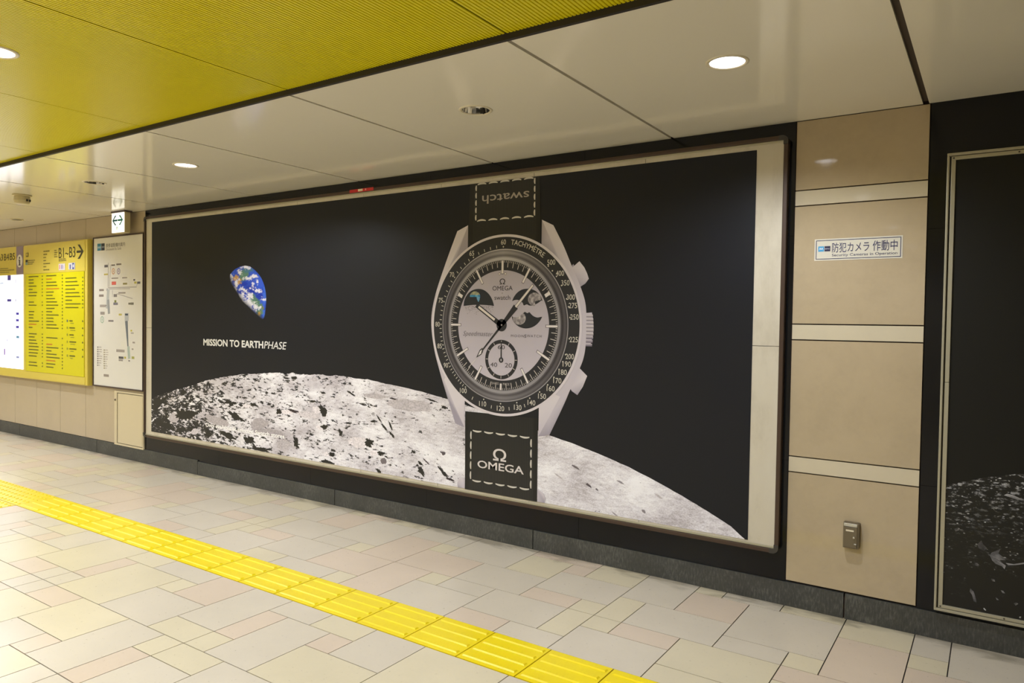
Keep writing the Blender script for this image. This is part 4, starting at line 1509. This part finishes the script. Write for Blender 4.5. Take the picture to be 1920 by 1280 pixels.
GR = lin(120, 118, 120)
mk(ink('logo', [(qrect(Qm, 1168, 1212, 490, 575), lin(58, 130, 160)), (qrect(Qm, 1215, 1256, 487, 572), lin(48, 56, 76)), (qrect(Qm, 1172, 1208, 525, 548), lin(150, 180, 190)), (qrect(Qm, 1219, 1252, 522, 540), lin(130, 134, 146))], ym, None, 'ink_matte'))
b1, b2 = qrect(Qm, 1270, 1500, 480, 530), qrect(Qm, 1270, 1455, 535, 568)
mk(text('title_lettering', [(*text_geo('表参道駅構内案内', b1[0][0], b1[1][0], b1[0][1], b1[2][1], 0.004), lin(90, 84, 80)), (*text_geo('Omotesando Sta. Guide', b2[0][0], b2[1][0], b2[0][1], b2[2][1]), lin(120, 114, 108))], ym, None, 'ink_matte'))
rm = random.Random(5)
mp = []
for x0, y0, x1, y1, w in ((1300, 720, 1296, 1010, 9), (1330, 740, 1310, 1010, 7), (1296, 1020, 1640, 1010, 8), (1310, 1035, 1560, 1030, 6), (1640, 1000, 1650, 960, 6), (1400, 1090, 1590, 1150, 6), (1290, 1030, 1285, 1060, 26), (1350, 1050, 1350, 1130, 6)):
    p, q = Qm(x0, y0), Qm(x1, y1)
    mp.append((bar(p[0], p[1], q[0], q[1], w * 0.0012), lin(166, 160, 158)))
p, q = Qm(1300, 1040), Qm(1285, 1270)
mp.append((bar(p[0], p[1], q[0], q[1], 0.052), lin(176, 178, 176)))
p, q = Qn(1298, 10), Qn(1308, 180)
mp.append((bar(p[0], p[1], q[0], q[1], 0.044), lin(150, 152, 152)))
p, q = Qn(1516, 265), Qn(1535, 570)
mp.append((bar(p[0], p[1], q[0], q[1], 0.052, 0.022), lin(112, 118, 126)))
p, q = Qn(1540, 570), Qn(1550, 720)
mp.append((bar(p[0], p[1], q[0], q[1], 0.045), lin(168, 180, 172)))
p, q = Qn(1520, 170), Qn(1520, 265)
mp.append((bar(p[0], p[1], q[0], q[1], 0.075), lin(176, 178, 180)))
for Q, items in ((Qm, [(1340, 1392, 945, 985, (214, 104, 92)), (1252, 1294, 745, 775, (96, 92, 92)), (1248, 1296, 850, 868, (190, 172, 90)), (1475, 1525, 960, 982, (150, 140, 90)), (1610, 1640, 945, 970, (190, 180, 90)), (1646, 1684, 945, 972, (90, 90, 96)), (1360, 1414, 1200, 1226, (120, 118, 130)), (1372, 1396, 1168, 1196, (130, 134, 70)), (1540, 1566, 1198, 1222, (190, 180, 80)), (1568, 1604, 1196, 1224, (100, 100, 104)), (1600, 1622, 915, 935, (100, 98, 100)), (1190, 1246, 1035, 1060, (140, 128, 120)), (1188, 1244, 1100, 1128, (140, 128, 120)), (1198, 1280, 1225, 1240, (140, 132, 128)), (1338, 1418, 898, 912, (150, 140, 134)), (1466, 1526, 892, 906, (150, 140, 134)), (1420, 1506, 1072, 1090, (150, 142, 136)), (1336, 1380, 740, 756, (120, 110, 104)), (1396, 1456, 728, 748, (120, 110, 104)), (1364, 1404, 1096, 1130, (128, 122, 122))]),
                 (Qn, [(1360, 1414, 45, 72, (120, 118, 130)), (1540, 1602, 46, 70, (120, 116, 100)), (1198, 1268, 70, 100, (160, 152, 146)), (1204, 1256, 156, 190, (150, 142, 136)), (1425, 1462, 178, 200, (184, 172, 90)), (1500, 1536, 178, 200, (76, 84, 100)), (1300, 1362, 255, 275, (130, 122, 124)), (1565, 1586, 372, 392, (196, 184, 70)), (1570, 1604, 402, 420, (170, 164, 156)), (1395, 1495, 608, 640, (160, 152, 146)), (1424, 1482, 692, 720, (92, 90, 92)), (1490, 1512, 694, 718, (180, 170, 80)), (1580, 1612, 692, 722, (160, 160, 90)), (1424, 1474, 726, 748, (150, 144, 140)), (1540, 1560, 735, 752, (130, 126, 130)), (1590, 1620, 515, 535, (160, 150, 144)), (1580, 1602, 595, 612, (150, 144, 140)), (1244, 1306, 905, 935, (150, 140, 132))])):
    for x0, x1, y0, y1, c in items:
        mp.append((qrect(Q, x0, x1, y0, y1), lin(*c)))
for k in range(9):
    mp.append((qrect(Qn, 1166, 1180, 572 + k * 27, 588 + k * 27), lin(130, 122, 122)))
    mp.append((qrect(Qn, 1184, 1184 + rm.uniform(16, 44), 575 + k * 27, 585 + k * 27), lin(170, 162, 156)))
    mp.append((qrect(Qn, 1244, 1258, 608 + k * 27, 622 + k * 27), lin(150, 140, 110)))
    mp.append((qrect(Qn, 1262, 1262 + rm.uniform(14, 40), 611 + k * 27, 620 + k * 27), lin(172, 164, 158)))
stuff(mk(ink('map_drawing', mp, ym, None, 'ink_matte')))
rg = []
for Q, a, b, r, c in ((Qm, 1360, 822, 0.031, (206, 150, 104)), (Qm, 1423, 822, 0.031, (142, 126, 164)), (Qn, 1226, 250, 0.036, (150, 176, 156))):
    x, z = Q(a, b)
    rg += ring(x, z, r * 0.72, r, lin(*c), 28) + [(rect(x - r * .2, x + r * .2, z - r * .3, z + r * .35), lin(*c))]
mk(ink('line_symbols', rg, ym - 0.0003, None, 'ink_matte'))

# ------------------------------------------------------------------ yellow information board
IX1, IX0, IZ0, IZ1 = -7.903, -12.6, 0.697, 2.238
IY = -0.052
info = thing('information_board', 'long yellow station information board with exit lists and a backlit map', 'information board', (-9.0, WF, IZ0))
ik = lambda o: keep(o, info)
ik(box('casing', IX0, IX1, IY + 0.004, WF - 0.0005, IZ0, IZ1, 'board_yellow', None, 0.012))
LZ = 1.902     # foot of the header
ik(box('header_plate', -9.372, -7.945, IY, IY + 0.01, LZ + .004, IZ1 - .012, 'board_yellow'))
ik(box('foot_plate', -9.372, -7.945, IY, IY + 0.01, IZ0 + .012, 0.785, 'board_yellow'))
ik(box('list_panel', -9.318, -7.955, IY - 0.002, IY + 0.01, 0.789, LZ, 'list_yellow'))
ik(box('list_edge', -9.368, -9.322, IY, IY + 0.01, 0.789, LZ, 'board_yellow'))
ik(box('violet_strip', -9.555, -9.376, IY - 0.001, IY + 0.01, LZ + .004, IZ1 - .004, 'violet'))
ik(box('header_plate', -12.55, -9.559, IY, IY + 0.01, LZ + .004, IZ1 - .012, 'board_yellow'))
ik(box('backlit_map', -12.5, -9.385, IY - 0.003, IY + 0.01, 0.800, LZ, 'screen'))
yi = IY - 0.0026
ic = [(circ(-9.466, 2.062, 0.074, 40), lin(222, 216, 208))]
ik(ink('i_symbol_disc', ic, yi, None, 'ink_matte'))
ik(ink('i_symbol', [(rect(-9.482, -9.450, 2.016, 2.076), lin(48, 44, 46)), (circ(-9.466, 2.098, 0.015, 16), lin(48, 44, 46)), (rect(-9.496, -9.436, 2.010, 2.020), lin(48, 44, 46)), (rect(-9.492, -9.455, 2.068, 2.078), lin(48, 44, 46))], yi - 0.0004, None, 'ink_matte'))
Qi = lambda a, b: wall_at(a / 6.4, 380 + b / 6.4, yi)
DKY = lin(62, 58, 40)
B = qrect(Qi, 704, 902, 540, 655)
ik(text('exit_lettering', [(*text_geo('B1~B3', B[0][0], B[1][0], B[0][1] - .004, B[2][1] + .006, -0.004), DKY)], yi, None, 'ink_matte'))
A = qrect(Qi, 920, 1000, 515, 655)
ik(ink('arrow', [(arrow_shape(A[0][0], A[1][0], (A[0][1] + A[2][1]) / 2, 0.15, 0.024), DKY)], yi, None, 'ink_matte'))
B = qrect(Qi, 0, 178, 610, 690)
bl, bw_ = B[0][0] - 0.28, B[1][0] - B[0][0] + 0.28
for body, u0, u1 in (('A1~A3', 0.0, 0.52), ('B4', 0.57, 0.765), ('B5', 0.805, 1.0)):
    ik(text('exit_lettering', [(*text_geo(body, bl + bw_ * u0, bl + bw_ * u1, B[0][1], B[2][1], -0.004), DKY)], yi, None, 'ink_matte'))
rw = random.Random(11)
hd = word_rows(*[(q[0][0], q[1][0], q[0][1], q[2][1]) for q in (qrect(Qi, 520, 640, 560, 820),)][0], 7, 0.012, lin(130, 118, 58), rw, (0.25, 0.9))
hd += word_rows(*[(q[0][0], q[1][0], q[0][1], q[2][1]) for q in (qrect(Qi, 650, 690, 560, 660),)][0], 4, 0.012, lin(140, 126, 62), rw, (0.6, 1))
hd += word_rows(*[(q[0][0], q[1][0], q[0][1], q[2][1]) for q in (qrect(Qi, 704, 870, 662, 700),)][0], 2, 0.010, lin(140, 126, 62), rw, (0.5, 1))
hd += word_rows(*[(q[0][0], q[1][0], q[0][1], q[2][1]) for q in (qrect(Qi, 335, 425, 680, 745),)][0], 3, 0.010, lin(130, 120, 70), rw, (0.6, 1))
hd += word_rows(*[(q[0][0], q[1][0], q[0][1], q[2][1]) for q in (qrect(Qi, 0, 170, 775, 845),)][0], 3, 0.010, lin(150, 136, 70), rw, (0.4, 1))
hd += [(qrect(Qi, 306, 332, 685, 715), lin(70, 66, 62)), (qrect(Qi, 306, 332, 718, 745), lin(120, 150, 140)), (qrect(Qi, 310, 340, 600, 650), lin(120, 108, 50)), (qrect(Qi, 316, 332, 608, 636), lin(206, 184, 74))]
ik(ink('header_small_print', hd, yi, None, 'ink_matte'))
pic = [(qrect(Qi, 704, 780, 730, 808), lin(214, 206, 206)), (qrect(Qi, 822, 900, 720, 800), lin(210, 206, 208)), (qrect(Qi, 866, 892, 722, 796), lin(84, 92, 150))]
[ik(o_) for o_ in ink_each('pictogram', pic[:2], yi, None, 'ink_matte')]
pic = pic[2:] + [(qrect(Qi, 714, 722, 745, 795), lin(206, 90, 90)), (qrect(Qi, 738, 748, 745, 795), lin(106, 96, 160)), (qrect(Qi, 758, 764, 750, 795), lin(170, 150, 180)), (qrect(Qi, 836, 850, 740, 795), lin(90, 96, 140)), (qrect(Qi, 872, 886, 740, 775), lin(214, 214, 220))]
ik(ink('pictogram_figure', pic, yi - 0.0004, None, 'ink_matte'))
Qj = lambda a, b: wall_at(a / 6.4, 560 + b / 6.4, IY - 0.0025)
ls = []
LK = lin(96, 94, 22)
lists = [(350, 500, 875, -205), (545, 720, 875, -205)]
for x0, x1 in ((345, 470), (555, 720)):
    for k in range(29):
        zt = 1.872 - k * 0.0362
        L = rw.uniform(0.35, 1.0)
        if rw.random() < 0.1:
            continue
        c = lin(190, 110, 30) if rw.random() < 0.06 else LK
        a, b = Qj(x0, 300)[0], Qj(x0 + (x1 - x0) * L, 300)[0]
        ls.append((rect(a, b, zt - .006, zt + .006), c))
        e = Qj(508 if x0 < 500 else 748, 300)[0]
        ls.append((rect(e - .012, e + .012, zt - .007, zt + .007), LK))
for k in range(9):
    zt = 1.836 - k * 0.0395
    a, b = Qj(785, 300)[0], Qj(785 + rw.uniform(70, 190), 300)[0]
    ls.append((rect(a, b, zt - .006, zt + .006), LK))
    e = Qj(992, 300)[0]
    ls.append((rect(e - .012, e + .012, zt - .007, zt + .007), LK))
for k in range(6):
    zt = Qj(850, 265 + k * 84)[1]
    a = Qj(800, 300)[0]
    ls += [(rect(a, a + .03, zt - .012, zt + .012), lin(90, 100, 90) if k == 0 else lin(150, 146, 30)), (rect(a + .06, a + rw.uniform(.12, .22), zt - .007, zt + .007), LK), (rect(a + .08, a + rw.uniform(.12, .2), zt - .030, zt - .020), lin(150, 146, 30))]
    e = Qj(992, 300)[0]
    ls.append((rect(e - .012, e + .012, zt - .009, zt + .009), LK))
for a in (-9.318, -7.963):
    ls.append((rect(a + .004, a + .007, 0.793, LZ - .004), lin(150, 150, 30)))
stuff(ik(ink('list_small_print', ls, IY - 0.0026, None, 'ink_matte')))
mb = []
for a, b, w, h, c in ((110, 900, 40, 60, (90, 80, 190)), (110, 1170, 50, 30, (90, 80, 190)), (20, 966, 40, 10, (120, 160, 230)), (190, 940, 6, 60, (150, 150, 210)), (188, 1170, 8, 30, (150, 150, 210)), (90, 1100, 6, 60, (170, 170, 220)), (140, 1210, 6, 20, (150, 150, 210))):
    mb.append((qrect(lambda x, y: wall_at(x / 6.4, 380 + y / 6.4, IY - .0035), a - w / 2, a + w / 2, b - h / 2, b + h / 2), lin(*c)))
for a, b, w, h, c in ((210, 178, 36, 30, (84, 74, 200)), (210, 258, 36, 30, (84, 74, 200)), (210, 338, 36, 30, (84, 74, 200)), (212, 458, 36, 30, (110, 160, 200)), (212, 700, 36, 24, (150, 160, 220)), (55, 635, 14, 76, (130, 80, 190)), (90, 140, 6, 100, (160, 150, 210)), (140, 220, 6, 90, (190, 190, 230)), (192, 615, 5, 30, (170, 170, 220)), (90, 300, 8, 20, (160, 160, 220)), (88, 495, 8, 30, (150, 150, 210)), (90, 735, 8, 20, (170, 170, 220))):
    mb.append((qrect(lambda x, y: wall_at(x / 6.4, 560 + y / 6.4, IY - .0035), a - w / 2, a + w / 2, b - h / 2, b + h / 2), lin(*c)))
stuff(ik(ink('map_symbols', mb, IY - 0.0035, None, 'ink_matte')))

# ------------------------------------------------------------------ lit arrow sign on the ceiling
sg = thing('guide_light_sign', 'small lit white sign with a green two-way arrow hanging from the ceiling', 'exit sign', (-7.16, -0.09, H))
sk = lambda o: keep(o, sg)
sk(box('mount_plate', -7.285, -7.030, -0.122, -0.045, H - 0.012, H, 'dark_frame', None, 0.002))
sk(box('housing', -7.275, -7.045, -0.112, -0.055, 2.250, H - 0.012, 'beige_plastic', None, 0.006))
sk(box('face', -7.272, -7.048, -0.1200, -0.111, 2.253, H - 0.018, 'sign_lit', None, 0.004))
GN = lin(10, 130, 120)
sk(ink('arrow', [(arrow_shape(-7.156, -7.060, 2.372, 0.095, 0.018), GN), ([(-14.318 - x, z) for x, z in arrow_shape(-7.156, -7.060, 2.372, 0.095, 0.018)], lin(20, 96, 116))], -0.1206, None, 'ink_matte'))
sk(ink('figure_mark', [(rect(-7.180, -7.172, 2.278, 2.306), lin(150, 186, 170)), (rect(-7.166, -7.158, 2.278, 2.306), lin(150, 186, 170)), (rect(-7.180, -7.158, 2.302, 2.309), lin(150, 186, 170))], -0.1206, None, 'ink_matte'))

# ------------------------------------------------------------------ ceiling fittings near the information board
dt = thing('smoke_detector', 'beige round detector hanging from the ceiling beside the information board', 'smoke detector', (-6.99, -1.02, H))
v, f = lathe_geo(0, 0, [(0.001, 0.0), (0.072, 0.0), (0.074, -0.010), (0.066, -0.014), (0.001, -0.014)], 32)
obj('base_plate', v, f, 'beige_plastic', dt, False)
v, f = lathe_geo(0, 0, [(0.058, -0.014), (0.062, -0.05), (0.052, -0.072), (0.036, -0.080), (0.001, -0.081)], 32)
obj('body', v, f, 'beige_plastic', dt, False)
g = Geo()
for k in (0, 1):
    a = math.radians(12 + 26 * k)
    x, y = 0.0615 * math.cos(a), 0.0615 * math.sin(a)
    g.box(x - .007, x + .007, y - .007, y + .007, -0.058, -0.040)
g.build('vent', 'dark', dt)
sp = thing('ceiling_speaker', 'flush round ceiling grille with dark slots near the beige wall', 'speaker', (-8.80, -0.345, H))
v, f = lathe_geo(0, 0, [(0.062, 0.0005), (0.062, -0.006), (0.052, -0.008), (0.050, -0.004)], 32)
obj('rim', v, f, 'beige_plastic', sp, False)
v, f = disc_geo(0, 0, 0.051, -0.004, 32)
obj('grille', v, f, 'dark', sp)

bpy.data.objects.remove(FONT_OB)
bpy.data.curves.remove(FONT)
